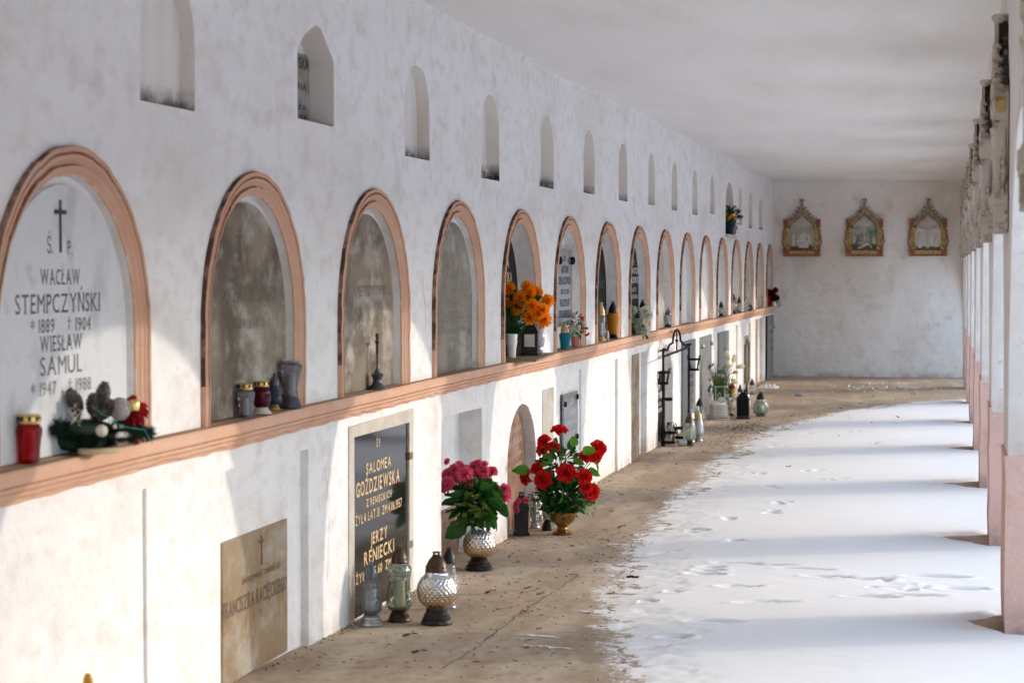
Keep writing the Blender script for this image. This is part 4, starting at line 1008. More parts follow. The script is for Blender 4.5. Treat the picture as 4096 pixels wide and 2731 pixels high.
# stand area
lantern('small clear lantern with gold holed lid inside the iron stand', G(-2.600, 20.90), .157, .041, 'jar', 'clear', 'goldfoil', 'clear', .16, .0, True, 'wax', lidr=.78)
lantern('red glass lantern with black cap at the left foot of the iron stand', G(-2.625, 20.56), .235, .030, 'pear', 'redglass', 'blackmetal', 'blackmetal', .4, .1, False, None)
lantern('oval green-tinted lantern with bronze cap in front of the iron stand', G(-2.320, 20.07), .300, .062, 'barrel', 'cleargreen', 'bronze', 'bronze', .29, .15, False, 'wax', relief='flute', lidr=.60, baser=.72)
lantern('silver-capped lantern just behind the oval green-tinted one', G(-2.352, 20.50), .307, .046, 'pear', 'clear', 'silver', 'silver', .27, .14, False, 'wax', lidr=.66)
lantern('iridescent pear lantern with a golden cap right of the oval green-tinted one', G(-2.296, 20.64), .290, .050, 'pear', 'irid', 'beigelid', 'silver', .26, .15, False, None, relief='flute', lidr=.62, baser=.72)
lantern('tall goblet lantern with black metal cap behind the iridescent one', G(-2.440, 22.02), .324, .062, 'goblet', 'clear', 'blackmetal', 'silver', .24, .08, False, 'wax', relief='flute', lidr=.6, baser=.5)
sq_lantern('black pagoda-roofed square lantern right of the grass planter', G(-2.160, 23.80), .316, .150, 'iron', rz=.02)
lantern('bronze-capped glass lantern behind the black pagoda-roofed one', G(-2.185, 24.50), .320, .050, 'pear', 'irid', 'bronze', 'bronze', .28, .12, False, None)
lantern('brown-capped lantern farther behind the black pagoda-roofed one', G(-2.30, 24.95), .315, .045, 'pear', 'clear', 'bronze', 'clear', .28, .10, False, None)
lantern('black-capped round lantern near the crumpled cloth', G(-2.460, 28.40), .205, .058, 'globe', 'clear', 'blackmetal', 'clear', .40, .0, False, 'wax', lidr=.6)
lantern('large clear faceted globe lantern with black cap standing apart on the concrete', G(-2.005, 24.26), .275, .091, 'globe', 'cleargreen', 'blackmetal', 'clear', .31, .03, False, 'wax', relief='facet', lidr=.53)
lantern('ribbed goblet glass holding the yellow flowers', G(-2.338, 24.25), .20, .052, 'goblet', 'clear', 'bronze', 'bronze', .0, .14, False, None, relief='flute', name='glass_goblet')
def cup(label, loc, rot, h, r_, mat):
    b = MB(); b.lathe([(r_*.75, 0), (r_*.8, .002), (r_, h), (r_*.96, h), (r_*.76, .006), (.001, .006)], 20, cap=False)
    o = b.obj('plastic_cup', mat, None, loc=loc); o.rotation_euler = rot; return tag(o, label, 'cup')
cup('milky plastic cup lying on its side before the iron stand', (-2.41, 19.98, .035), (PI/2, 0, 2.2), .075, .033, M['irid'])
cup('clear plastic cup lying alone far down the bare concrete', (-1.90, 28.17, .030), (PI/2, 0, 1.8), .10, .028, M['irid'])

# iron candle stand
t = thing('iron_candle_stand', 'black wrought iron candle stand with two posts, an arched top and ring holders', 'candle stand', (-2.50, 20.0, 0))
def ring(b, c, r_, z, rt=.006, hgt=0):
    b.tube([(c[0]+r_*math.cos(a), c[1]+r_*math.sin(a), z) for a in np.linspace(0, 2*PI, 20)[:-1]], rt, 6, True)
p1, p2 = (-.055, 0), (.05, 1.15)
for p, h in ((p1, .88), (p2, .90)):
    b = MB(); b.tube([(p[0], p[1], 0), (p[0], p[1], h)], .011, 8); b.cbox((p[0], p[1], h+.006), (.05, .09, .014)); b.cbox((p[0], p[1], .03), (.035, .035, .06))
    b.obj('post', M['iron'], t)
b = MB()
A = [(p1[0], p1[1], .90), (p1[0]+.02, p1[1]+.16, .885), (p1[0]+.025, p1[1]+.25, .93)]
for i in range(9):
    a = PI-PI*i/8; A.append((0, .575+.30*math.cos(a), .95+.115*math.sin(a)))
A += [(.03, .93, .91), (p2[0]-.01, p2[1]-.1, .88), (p2[0], p2[1], .905)]
b.tube(A, .011, 8); b.tube([(0, .575, 1.06), (0, .575, .84)], .007, 6); b.ball((0, .575, .96), .016, n=8)
b.tube([(p1[0], p1[1]+.02, .83), (p2[0], p2[1], .88)], .011, 6)
b.obj('arched_top', M['iron'], t)
def holder(c, z, R1, R2, h, nm='candle_holder'):
    b = MB()
    for k, (rr, zz) in enumerate(((R1, z+h), (R2, z))):
        n = 18; P = [(c[0]+rr*math.cos(2*PI*i/n), c[1]+rr*math.sin(2*PI*i/n)) for i in range(n)]
        for i in range(n):
            a, d = P[i], P[(i+1) % n]; b.add([(a[0], a[1], zz-.009), (d[0], d[1], zz-.009), (d[0], d[1], zz+.009), (a[0], a[1], zz+.009)], [(0, 1, 2, 3)])
        for i in range(n):
            a, d = P[i], P[(i+1) % n]; s = .94; a2 = (c[0]+(a[0]-c[0])*s, c[1]+(a[1]-c[1])*s); d2 = (c[0]+(d[0]-c[0])*s, c[1]+(d[1]-c[1])*s)
            b.add([(a2[0], a2[1], zz-.009), (d2[0], d2[1], zz-.009), (d2[0], d2[1], zz+.009), (a2[0], a2[1], zz+.009)], [(3, 2, 1, 0)])
            b.add([(a[0], a[1], zz+.009), (d[0], d[1], zz+.009), (d2[0], d2[1], zz+.009), (a2[0], a2[1], zz+.009)], [(0, 1, 2, 3)])
    for i in range(4):
        a = PI/4+i*PI/2
        b.tube([(c[0]+R2*.9*math.cos(a), c[1]+R2*.9*math.sin(a), z-.01), (c[0]+R1*1.02*math.cos(a), c[1]+R1*1.02*math.sin(a), z+h), (c[0]+R1*1.25*math.cos(a), c[1]+R1*1.25*math.sin(a), z+h+.04)], .005, 5)
    b.lathe([(R2*.9, z-.012), (R2*.9, z-.008)], 16, c=(c[0], c[1], 0))
    return b.obj(nm, M['iron'], t)
holder((p1[0], p1[1]-.02), .585, .072, .055, .10); holder((p2[0]+.05, p2[1]), .66, .068, .05, .10)
holder((-.01, .0), .035, .085, .07, .09); holder((.06, .55), .04, .085, .07, .09)
b = MB(); b.lathe([(.03, .0), (.036, .004), (.036, .03), (.03, .03)], 14, c=(p1[0]+.05, p1[1]+.02, .42)); b.tube([(p1[0], p1[1], .435), (p1[0]+.03, p1[1]+.02, .435)], .005); b.obj('drip_cup', M['iron'], t)

# ------------------------------------------------------------------ flowers
def petal(L_, W_, cup=.3, curl=.3, nu=3, nv=3):
    """petal along +X rising in +Z; returns verts, faces"""
    vs = []; fs = []
    for i in range(nu+1):
        u = i/nu; w = W_*(math.sin(PI*min(.96, .12+u*.80))**.7)
        for j in range(nv+1):
            v = -1+2*j/nv
            vs.append((L_*u, w*v*.5, cup*W_*(v*v)*.5 + curl*L_*u*u))
    for i in range(nu):
        for j in range(nv):
            a = i*(nv+1)+j; fs.append((a, a+1, a+nv+2, a+nv+1))
    return vs, fs
def put(b, vf, M4):
    b.add([M4 @ Vector(p) for p in vf[0]], vf[1])
def rose_mesh(r_, mat, seed=0):
    b = MB(); rd = random.Random(seed); r_ *= .93
    for ring_, (n, tilt, L_, W_, off) in enumerate([(4, 82, .55, .55, .03), (5, 70, .62, .7, .08), (5, 54, .76, .95, .14), (5, 30, .92, 1.1, .18), (6, 4, 1.02, 1.15, .18)]):
        for i in range(n):
            a = 2*PI*i/n+ring_*.6+rd.uniform(-.15, .15)
            put(b, petal(L_*r_, W_*r_, .5, -.28 if tilt < 40 else -.1), Matrix.Rotation(a, 4, 'Z') @ Matrix.Translation((off*r_*.5, 0, 0)) @ Matrix.Rotation(-math.radians(tilt+rd.uniform(-6, 6)), 4, 'Y'))
    return b.mesh('rose_head', mat)
def mum_mesh(r_, mat, seed=0, layers=5, n0=9, thin=.34):
    b = MB(); rd = random.Random(seed)
    for k in range(layers):
        tilt = -12+k*88/(layers-1); n = max(5, n0-k+ (layers-k)); L_ = r_*(1.0-.10*k)
        for i in range(n):
            a = 2*PI*i/n+k*.5+rd.uniform(-.12, .12)
            put(b, petal(L_*rd.uniform(.9, 1.05), r_*thin*rd.uniform(.9, 1.2), .7, .10, 2, 2), Matrix.Rotation(a, 4, 'Z') @ Matrix.Rotation(-math.radians(tilt+rd.uniform(-6, 6)), 4, 'Y'))
    b.ball((0, 0, 0), r_*.3, n=8, m=5)
    return b.mesh('bloom_head', mat)
def leaf_mesh(L_, W_, mat, droop=-.3, serr=0):
    b = MB(); n = 8; vs = []
    for i in range(n+1):
        u = i/n; w = W_*math.sin(PI*(u**.8))**.8*.5; zz = droop*L_*u*u
        if serr and i % 2: w *= 1-serr
        vs += [(L_*u, -w, zz+w*.35), (L_*u, -w*.5, zz+w*.12), (L_*u, 0, zz-.0), (L_*u, w*.5, zz+w*.12), (L_*u, w, zz+w*.35)]
    b.add(vs, [(i*5+j, i*5+j+1, i*5+j+6, i*5+j+5) for i in range(n) for j in range(4)])
    return b.mesh('leaf', mat)
def orient(d, roll=0):
    return Vector(d).to_track_quat('Z', 'Y').to_matrix().to_4x4() @ Matrix.Rotation(roll, 4, 'Z')
def orientx(d, roll=0):
    return Vector(d).to_track_quat('X', 'Z').to_matrix().to_4x4() @ Matrix.Rotation(roll, 4, 'X')
def child(me, parent, M4, name):
    o = mo(name, me, parent); o.matrix_local = M4; return o
def clump(b, c, rx, ry, rz, n, L_, W_, rd, out=1.0, nu=3, nv=2):
    """leaf-sized faces spread through an ellipsoid volume"""
    for _ in range(n):
        d = Vector((rd.gauss(0, 1), rd.gauss(0, 1), rd.gauss(0, 1))).normalized(); k = rd.uniform(.35, 1)
        p = Vector((c[0]+d.x*rx*k, c[1]+d.y*ry*k, c[2]+d.z*rz*k))
        dd = (d*out+Vector((rd.uniform(-.5, .5), rd.uniform(-.5, .5), rd.uniform(-.3, .5)))).normalized()
        s = rd.uniform(.7, 1.2)
        put(b, petal(L_*s, W_*s, .4, rd.uniform(-.3, .2), nu, nv), Matrix.Translation(p) @ orientx(dd, rd.uniform(-1, 1)))
    return b

# --- red roses in brass bowl
BY = 13.22
bowl = thing('brass_bowl', 'footed brass bowl holding the red rose bouquet', 'flower bowl', G(-2.315, BY))
b = MB(); b.lathe([(.060, 0), (.062, .006), (.056, .012), (.046, .018), (.034, .03), (.030, .04), (.034, .05), (.040, .054), (.062, .070), (.080, .092), (.086, .118), (.088, .134), (.082, .135), (.076, .118)], 36, cap=False)
b.obj('bowl_body', M['brass'], bowl)
b = MB(); b.lathe([(.079, 0), (.02, .012), (.001, .014)], 20, cap=False); b.obj('soil', M['soil'], bowl, loc=(0, 0, .118))
RB = thing('rose_bouquet', 'large bouquet of red roses with broad green leaves rising from the brass bowl', 'bouquet', (-2.315, BY, .135))
rm = [rose_mesh(.055, M['rose'], s) for s in range(3)]
rd = random.Random(21)
roses = [(-2.329, .643, .0, .1, 1), (-2.434, .572, -.4, .1, .9), (-2.449, .520, -.5, .0, .9), (-2.371, .540, -.1, .3, .8), (-2.094, .535, .6, .2, 1), (-2.108, .486, .8, -.1, .9), (-2.188, .476, .3, .2, .8), (-2.528, .361, -.9, -.3, 1), (-2.418, .345, -.3, -.9, 1.15), (-2.274, .392, .1, -.9, 1.15),
         (-2.155, .372, .5, -.6, 1), (-2.123, .276, .7, -.7, 1.1), (-2.468, .405, -.4, .2, .85), (-2.145, .305, .5, -.8, .8)]
stems = MB()
for i, (x, z, dx, dz, s) in enumerate(roses):
    y = BY+rd.uniform(-.05, .09)-(.11 if dz < -.2 else 0)
    lp = Vector((x+2.315, y-BY, z-.135+fz(BY)))
    d = Vector((dx, -.75, .55 if dz >= 0 else .15)) if i else Vector((.05, -.28, 1))
    child(rm[i % 3], RB, Matrix.Translation(lp) @ orient(d, i*1.1) @ Matrix.Scale(s, 4), 'rose')
    stems.tube([(rd.uniform(-.02, .02), rd.uniform(-.02, .02), 0), (lp.x*.5, lp.y*.5, lp.z*.62), (lp.x, lp.y, lp.z)], .0028, 5)
stems.obj('stems', M['stem'], RB)
lm = leaf_mesh(.12, .075, M['leafbright'], -.25); lm2 = leaf_mesh(.075, .045, M['leaf'], -.2)
for x, z, dx, dz in [(-2.245, .44, .5, .15), (-2.16, .39, .9, .0), (-2.50, .395, -1, .15), (-2.17, .50, .6, .5), (-2.10, .455, .3, -.6), (-2.18, .22, .4, -.6), (-2.30, .30, .1, -.5), (-2.38, .50, -.3, -.5), (-2.25, .55, .3, .6)]:
    child(lm, RB, Matrix.Translation((x+2.315, rd.uniform(-.10, .0), z-.135)) @ orientx((dx, -.35, dz), rd.uniform(-1.3, -.8)) @ Matrix.Scale(rd.uniform(.75, 1.0), 4), 'leaf')
b = MB(); clump(b, (0, 0, .11), .17, .13, .10, 300, .05, .032, rd); clump(b, (-.02, .02, .28), .15, .1, .14, 130, .055, .035, rd); clump(b, (0, 0, .03), .11, .10, .06, 150, .045, .03, rd)
b.obj('dark_foliage', M['leaf'], RB)
for c in ((-.15, -.05, .10), (.13, -.07, .09), (.17, -.05, .04), (-.2, -.02, .06), (.19, .0, .13), (.0, -.04, .30), (-.12, -.1, .02)): clump(MB(), c, .06, .05, .06, 110, .015, .012, rd, nu=1, nv=1).obj('pale_sprig', M['sprig'], RB)
b = MB()
for c in ((-.1, -.02, .28), (.0, -.02, .24), (.14, -.08, .07), (-.02, .0, .33), (.20, .0, .09)): clump(b, c, .07, .05, .06, 45, .008, .007, rd, nu=1, nv=1)
b.obj('white_specks', M['whitepetal'], RB)

# --- pink flowers in silvered globe vase
PY = 11.40
v = thing('globe_vase', 'silvered diamond-patterned globe vase on dark foot holding the pink flowers', 'vase', G(-2.452, PY))
def fnd(r_, a, z):
    k = (z-.06)/.16; f = min(1, max(0, k*6))*min(1, max(0, (1-k)*6))
    return r_*(1+.05*f*(min(abs(math.sin(a*10+k*16)), abs(math.sin(a*10-k*16)))-.3))
P = [(.035, .062), (.060, .072), (.080, .095), (.0865, .128), (.082, .165), (.066, .195), (.048, .212), (.043, .224), (.046, .236)]
zz = np.linspace(.062, .236, 80); rr = np.interp(zz, [p[1] for p in P], [p[0] for p in P]); rr = np.convolve(np.pad(rr, 2, 'edge'), [.2]*5, 'valid')
b = MB(); b.lathe([(float(a), float(c)) for a, c in zip(rr, zz)], 160, fn=fnd, cap=False); b.obj('glass_body', M['mercury'], v)
b = MB(); b.lathe([(.072, 0), (.074, .006), (.066, .014), (.068, .022), (.058, .032), (.060, .038), (.046, .050), (.048, .056), (.036, .064)], 32); b.obj('foot', M['blackmetal'], v)
PB = thing('pink_bouquet', 'bouquet of pink frilled flowers with large dark green leaves in the silvered globe vase', 'bouquet', (-2.452, PY, .26))
pm = [mum_mesh(.042, M['pinkpetal'], s, 5, 8, .55) for s in range(3)]
for i, (x, z, s) in enumerate([(-2.607, .467, 1.25), (-2.635, .581, .5), (-2.583, .545, .85), (-2.545, .53, .9), (-2.51, .525, 1.15), (-2.484, .557, .8), (-2.456, .545, .9), (-2.436, .56, .6), (-2.415, .575, .55), (-2.415, .480, .85), (-2.39, .53, .8), (-2.62, .515, .95), (-2.56, .50, 1), (-2.46, .505, .9), (-2.32, .399, .95), (-2.306, .443, .8), (-2.31, .42, .8), (-2.53, .50, 1.1), (-2.48, .52, 1.0), (-2.44, .50, 1.0), (-2.59, .51, 1.0), (-2.57, .555, .8), (-2.42, .535, .8), (-2.50, .48, 1.0), (-2.46, .575, .6), (-2.60, .53, .8)]):
    c = Vector((x+2.452, rd.uniform(-.06, .05)-(.05 if s > 1.1 else 0), z-.26+.02)); d = Vector((c.x*3, -.8, .5))
    child(pm[i % 3], PB, Matrix.Translation(c) @ orient(d, i) @ Matrix.Scale(s, 4), 'pink_flower')
lb = leaf_mesh(.13, .11, M['leaf'], -.25, .12)
for x, z, dx, dz, s in [(-2.50, .27, -.75, -.35, 1.05), (-2.39, .41, .7, .1, .95), (-2.40, .33, .6, -.45, 1.0), (-2.42, .45, .5, .4, .8), (-2.50, .40, -.5, .3, .8), (-2.36, .36, .8, -.2, .8), (-2.47, .36, -.2, -.6, .9)]:
    child(lb, PB, Matrix.Translation((x+2.452, rd.uniform(-.08, 0), z-.26)) @ orientx((dx, -.3, dz), rd.uniform(-1.3, -.9)) @ Matrix.Scale(s, 4), 'leaf')
b = MB(); clump(b, (-.01, 0, .13), .12, .10, .11, 200, .075, .05, rd); b.obj('dark_foliage', M['leaf'], PB)
b = MB()
for _ in range(22): put(b, petal(.08, .035, .4, -.2), Matrix.Translation((rd.uniform(-.06, .08), rd.uniform(-.12, -.06), rd.uniform(.03, .16))) @ orientx((rd.uniform(-.7, .7), -.4, rd.uniform(-.1, .9)), rd.uniform(-1, 1)))
b.obj('olive_leaves', M['leafolive'], PB)
b = MB()
for s in (-1, -.6, .9): b.tube([(0, 0, 0), (s*.03, 0, .08), (s*.05, 0, .2)], .003)
for i in range(9): b.tube([(-.06, .03, .02), (-.12, .0, .05-.02*i), (-.17+.01*i, -.02, .03-.02*i)], .0015, 4)
b.obj('stems', M['stem'], PB)
# fallen pink blossoms on the square lantern
t = thing('pink_sprig', 'small sprig of pink blossoms hanging at the dark square lattice lantern', 'flower sprig', (-2.53, 13.02, .20))
for i, (x, z) in enumerate([(-.035, .0), (-.02, .025), (.025, .03), (-.03, -.03)]): child(pm[i % 3], t, Matrix.Translation((x, -.02, z)) @ orient((x*4, -1, .2)) @ Matrix.Scale(.5, 4), 'pink_flower')
b = MB(); b.tube([(.03, .0, .03), (0, 0, .0), (-.03, .02, -.05)], .002); b.obj('stem', M['stem'], t)

# --- board, pots, orange chrysanthemums
b = MB(); b.cbox((0, 0, 0), (.235, 1.15, .012)); o = b.obj('board', M['wood'], None, smooth=False, loc=(-2.575, 13.42, LZ+.0095)); o.rotation_euler = (0, 0, .075)
tag(o, 'thin brown board lying across the ledge under the orange flowers', 'board')
zb = LZ+.018
t = thing('flower_pot', 'tapered white chipped plastic pot under the orange chrysanthemums', 'flower pot', (-2.612, 13.10, zb))
b = MB(); b.lathe([(.024, 0), (.025, .003), (.029, .075), (.0325, .078), (.036, .145), (.033, .145), (.03, .12), (.001, .12)], 28, cap=False); b.obj('pot_body', M['pot'], t)
b = MB(); b.lathe([(.031, 0), (.001, .004)], 16, cap=False); b.obj('soil', M['soil'], t, loc=(0, 0, .13))
t = thing('flower_pot', 'white pot with red pattern standing behind the tapered white pot', 'flower pot', (-2.645, 13.53, zb))
b = MB(); b.lathe([(.024, 0), (.026, .004), (.033, .16), (.030, .16), (.001, .15)], 24, cap=False); b.obj('pot_body', M['pot'], t)
b = MB()
for i in range(7): b.ball((.029*math.cos(3.6+i*.35), .029*math.sin(3.6+i*.35), .07+.02*(i % 3)), .006, n=6, m=4)
b.obj('red_pattern', M['redcloth'], t)
OB = thing('orange_bouquet', 'bouquet of bright orange chrysanthemums over the white pots in the fifth arch', 'bouquet', (-2.59, 13.30, 1.25))
om = [mum_mesh(.048, M['orange'], s, 6, 12, .30) for s in range(4)]
for i, (x, z, s) in enumerate([(-2.665, 1.517, .95), (-2.591, 1.468, 1.05), (-2.551, 1.525, 1.05), (-2.503, 1.490, 1.0), (-2.614, 1.403, 1.2), (-2.508, 1.413, 1.05), (-2.432, 1.443, 1.0), (-2.445, 1.39, 1.0), (-2.532, 1.338, 1.0), (-2.445, 1.325, 1.15), (-2.69, 1.431, .8), (-2.559, 1.455, .9), (-2.47, 1.36, .9), (-2.53, 1.495, .9)]):
    c = Vector((x+2.59, rd.uniform(-.05, .05)-(.05 if z < 1.42 else 0), z-1.25)); child(om[i % 4], OB, Matrix.Translation(c) @ orient((c.x*3, -.9, .25 if z > 1.4 else -.1), i) @ Matrix.Scale(s, 4), 'orange_flower')
b = MB(); clump(b, (-.07, 0, .04), .055, .06, .09, 130, .045, .028, rd); clump(b, (.02, .02, .16), .12, .06, .08, 60, .05, .035, rd); b.obj('foliage', M['leaf'], OB)
b = MB()
for _ in range(8): b.tube([(rd.uniform(-.06, -.02), 0, -.10), (rd.uniform(-.08, .06), 0, .03), (rd.uniform(-.08, .14), 0, .2)], .0025, 5)
b.obj('stems', M['stem'], OB)

# --- small pot in arch 6
t = thing('flower_pot', 'terracotta coloured angular plastic pot beside the turquoise lantern', 'flower pot', (-2.595, 15.36, zl), .5)
b = MB(); b.lathe([(.026, 0), (.027, .004), (.036, .07), (.040, .07), (.040, .078), (.036, .078), (.001, .07)], 6, cap=False); b.obj('pot_body', M['terracotta'], t, smooth=False)
t = thing('small_bouquet', 'small bouquet of pale pink buds and red berries in the terracotta pot', 'bouquet', (-2.595, 15.36, zl+.075))
b = MB(); clump(b, (0, 0, .05), .075, .06, .05, 120, .03, .012, rd); clump(b, (0, 0, .12), .04, .04, .06, 50, .03, .008, rd); b.obj('foliage', M['leafbright'], t)
b = MB()
for p in [(-.05, .0, .11), (-.03, -.05, .06), (.03, -.05, .07), (.06, -.03, .10), (-.01, -.03, .15), (-.06, -.03, .05), (.0, -.06, .09)]: b.ball(p, .017, (1, 1, 1.2), n=8, m=6)
b.obj('pink_buds', M['palepink'], t)
b = MB()
for p in [(.05, -.03, .13), (.065, -.02, .06), (.08, -.02, .01)]:
    b = MB()
    for _ in range(6): b.tube([p, (p[0]+rd.uniform(-.02, .03), p[1]+rd.uniform(-.02, .02), p[2]+rd.uniform(-.02, .03))], .0045, 5)
    b.obj('berry_sprig', M['rose'], t)
# --- white chrysanthemums arch 8
t = thing('white_bouquet', 'bunch of white chrysanthemums hanging over the ledge before the black lettered slab', 'bouquet', (-2.585, 18.62, zl+.06))
wm = [mum_mesh(.055, M['whitepetal'], s, 5, 11, .28) for s in range(3)]
for i, (x, z, s) in enumerate([(-.05, .14, .85), (.055, .13, 1.1), (-.04, .06, .6), (.02, .05, .9), (.0, .0, .9), (.05, -.02, 1.05), (.01, -.05, .8), (-.07, .09, .6), (.085, .10, .8)]):
    child(wm[i % 3], t, Matrix.Translation((x, -.05, z)) @ orient((x*6, -1, .15), i) @ Matrix.Scale(s, 4), 'white_flower')
b = MB(); clump(b, (-.03, 0, .03), .07, .06, .09, 130, .045, .025, rd); clump(b, (.05, -.05, -.05), .03, .02, .03, 14, .05, .025, rd); b.obj('foliage', M['leaf'], t)
# --- dried bits arch 14
b = MB(); clump(b, (0, 0, .035), .03, .06, .035, 60, .03, .015, rd); tag(b.obj('dried_flowers', M['dryleaf'], None, loc=(-2.575, 29.3, zl)), 'small heap of dried brown flowers before the gold-lidded jars', 'dried flowers')
# --- dark red flowers arch 16
t = thing('dark_red_bouquet', 'dark red flower bunch in a white pot at the ledge end by the corner', 'bouquet', (-2.585, 33.10, zl))
dm = mum_mesh(.05, M['darkrose'], 4, 5, 9, .4)
for i in range(14): child(dm, t, Matrix.Translation((rd.uniform(-.08, .10), rd.uniform(-.12, .02), rd.uniform(.10, .26))) @ orient((rd.uniform(-.5, .6), -1, rd.uniform(-.1, .7)), i), 'red_flower')
b = MB(); clump(b, (0, 0, .12), .08, .08, .10, 100, .05, .03, rd); clump(b, (.12, -.02, .03), .03, .03, .06, 30, .02, .012, rd); b.obj('foliage', M['leaf'], t)
b = MB(); b.lathe([(.03, 0), (.04, .07), (.036, .07), (.001, .06)], 16, cap=False); b.obj('pot', M['pot'], t, loc=(.045, -.04, 0))

# --- plant in upper niche
t = thing('potted_plant', 'potted green plant with orange blooms and lilac ribbon in the upper niche near the end', 'potted plant', (-2.63, 27.10, 2.068))
b = MB(); b.lathe([(.055, 0), (.06, .005), (.075, .16), (.08, .165), (.074, .165), (.001, .15)], 24, fn=lambda r_, a, z: r_*(1+.02*math.sin(z*160)), cap=False); b.obj('pot', M['darkgreenpot'], t)
b = MB(); clump(b, (.02, -.05, .24), .10, .10, .06, 90, .07, .025, rd)
for a in range(9): put(b, petal(.16, .03, .4, -.2, 5, 2), Matrix.Translation((0, -.03, .22)) @ orientx((rd.uniform(-.6, .7), -.2, rd.uniform(.5, 1.2)), rd.uniform(-1, 1)))
b.obj('foliage', M['leaf'], t)
b = MB()
for p in [(.03, -.12, .23), (.07, -.10, .20), (.0, -.12, .20)]: b.ball(p, .024, n=8, m=5)
b.obj('orange_blooms', M['orange'], t)
b = MB()
for k in range(6): put(b, petal(.06, .04, .6, -.4), Matrix.Translation((.075, -.07, .13-.02*k)) @ orientx((rd.uniform(-.3, .5), -.6, rd.uniform(-1, .3))))
b.obj('ribbon', M['pinkcloth'], t)
b = MB(); b.box(-2.85, -2.565, 26.22, 27.30, 2.025, 2.062); tag(b.obj('stone_sill', M['mortar'], None, smooth=False), 'grey stone sill projecting under the potted plant niche', 'sill')

# --- planter with grass and lilies
QY = 23.67
t = thing('wire_planter', 'round distressed white metal planter with wire scroll cage on ringed feet', 'planter', G(-2.415, QY))
b = MB(); b.lathe([(.098, .045), (.100, .05), (.100, .155), (.104, .16), (.096, .16), (.094, .06)], 32, cap=False); b.obj('bucket', M['ash'], t)
b = MB()
for z, rr_ in ((.008, .122), (.03, .118), (.045, .105), (.36, .10)): b.tube([(rr_*math.cos(a), rr_*math.sin(a), z) for a in np.linspace(0, 2*PI, 32)[:-1]], .006 if z < .1 else .0045, 6, True)
for i in range(6):
    a = i*PI/3+.3; ca, sa = math.cos(a), math.sin(a)
    b.tube([(ca*.12, sa*.12, 0), (ca*.125, sa*.125, .1), (ca*.105, sa*.105, .25), (ca*.10, sa*.10, .36)], .004, 5)
    b.tube([(ca*.10+ -sa*q, sa*.10+ca*q, zz_) for q, zz_ in ((0, .20), (.02, .27), (.045, .30), (.06, .27), (.05, .25), (.04, .265))], .0035, 5)
b.obj('wire_cage', M['ash'], t)
b = MB(); put(b, petal(.09, .07, .2, .1), Matrix.Translation((0, -.11, .22)) @ orientx((.8, -.1, -.1), -1.4)); b.obj('metal_leaf', M['ash'], t)
b = MB(); b.lathe([(.080, .10), (.086, .20), (.083, .205), (.001, .19)], 24, cap=False); b.obj('inner_pot', M['pot'], t)
GB = thing('grass_arrangement', 'tall artificial grass with small beige flowers rising from the wire planter', 'flower arrangement', (-2.415, QY, .20))
b = MB()
for _ in range(210):
    a = rd.uniform(0, 2*PI); q = rd.uniform(0, .055); L_ = rd.uniform(.25, .56); ln_ = rd.uniform(0, .32)*L_
    x0, y0 = q*math.cos(a), q*math.sin(a); dx, dy = math.cos(a)*ln_, math.sin(a)*ln_
    w = .0022; pr = None
    for i in range(5):
        u = i/4; x = x0+dx*u**1.6; y = y0+dy*u**1.6; z = L_*u*(1-.1*u); ww = w*(1-u*.9)
        cur = [(x-ww, y, z), (x+ww, y, z)]
        if pr: k = len(b.v); b.v += pr+cur; b.f.append((k, k+1, k+3, k+2)); b.m.append(0)
        pr = cur
b.obj('grass_blades', M['grass'], GB)
bm1 = mum_mesh(.022, M['palepink'], 3, 3, 6, .5); bm2 = mum_mesh(.02, M['teal'], 3, 3, 6, .6)
for i, (x, z) in enumerate([(-.10, .36), (-.06, .30), (.01, .29), (.05, .28), (.05, .40), (-.06, .40), (-.09, .24), (.02, .36)]): child(bm1, GB, Matrix.Translation((x, -.06, z)) @ orient((x*4, -1, .3), i), 'beige_flower')
for i, (x, z) in enumerate([(-.09, .38), (-.09, .15), (.02, .32), (-.10, .12)]): child(bm2, GB, Matrix.Translation((x, -.07, z)) @ orient((x*4, -1, .3), i), 'teal_flower')
b = MB(); clump(b, (.02, 0, .12), .09, .06, .09, 60, .06, .018, rd); b.obj('leaves', M['leaf'], GB)
LB = thing('lily_bunch', 'cream lilies with yellow and red buds leaning right of the grass planter', 'bouquet', (-2.33, 23.85, .20))
def lily(s):
    b = MB()
    for i in range(6): put(b, petal(.10*s, .038*s, .5, .45, 6, 2), Matrix.Rotation(i*PI/3, 4, 'Z') @ Matrix.Rotation(-math.radians(58 if i % 2 else 48), 4, 'Y'))
    for i in range(5): b.tube([(0, 0, 0), (.012*s*math.cos(i*1.25), .012*s*math.sin(i*1.25), .08*s)], .0015*s, 4)
    return b.mesh('lily_head', M['creampetal'])
l1 = lily(1)
for p, d in [((.05, -.02, .42), (.3, -.6, .6)), ((.0, -.02, .36), (.2, -.9, .3)), ((.08, 0, .36), (.9, -.4, .2)), ((.04, -.03, .24), (.5, -.6, -.4)), ((.01, 0, .44), (-.3, -.3, 1))]: child(l1, LB, Matrix.Translation(p) @ orient(d), 'lily')
b = MB(); b.ball((.075, -.03, .47), .012, (1.6, 1, 3), n=8); b.ball((.085, -.03, .31), .011, (3, 1, 1.6), n=8); b.obj('green_buds', M['yellowpetal'], LB)
b = MB(); b.ball((.06, -.05, .16), .013, (1.8, 1, 1.8), n=8); b.ball((.01, -.04, .18), .010, n=8); b.obj('red_bud', M['rose'], LB)
b = MB(); clump(b, (.0, 0, .20), .06, .05, .12, 45, .06, .018, rd); b.obj('leaves', M['leaf'], LB)
b = MB()
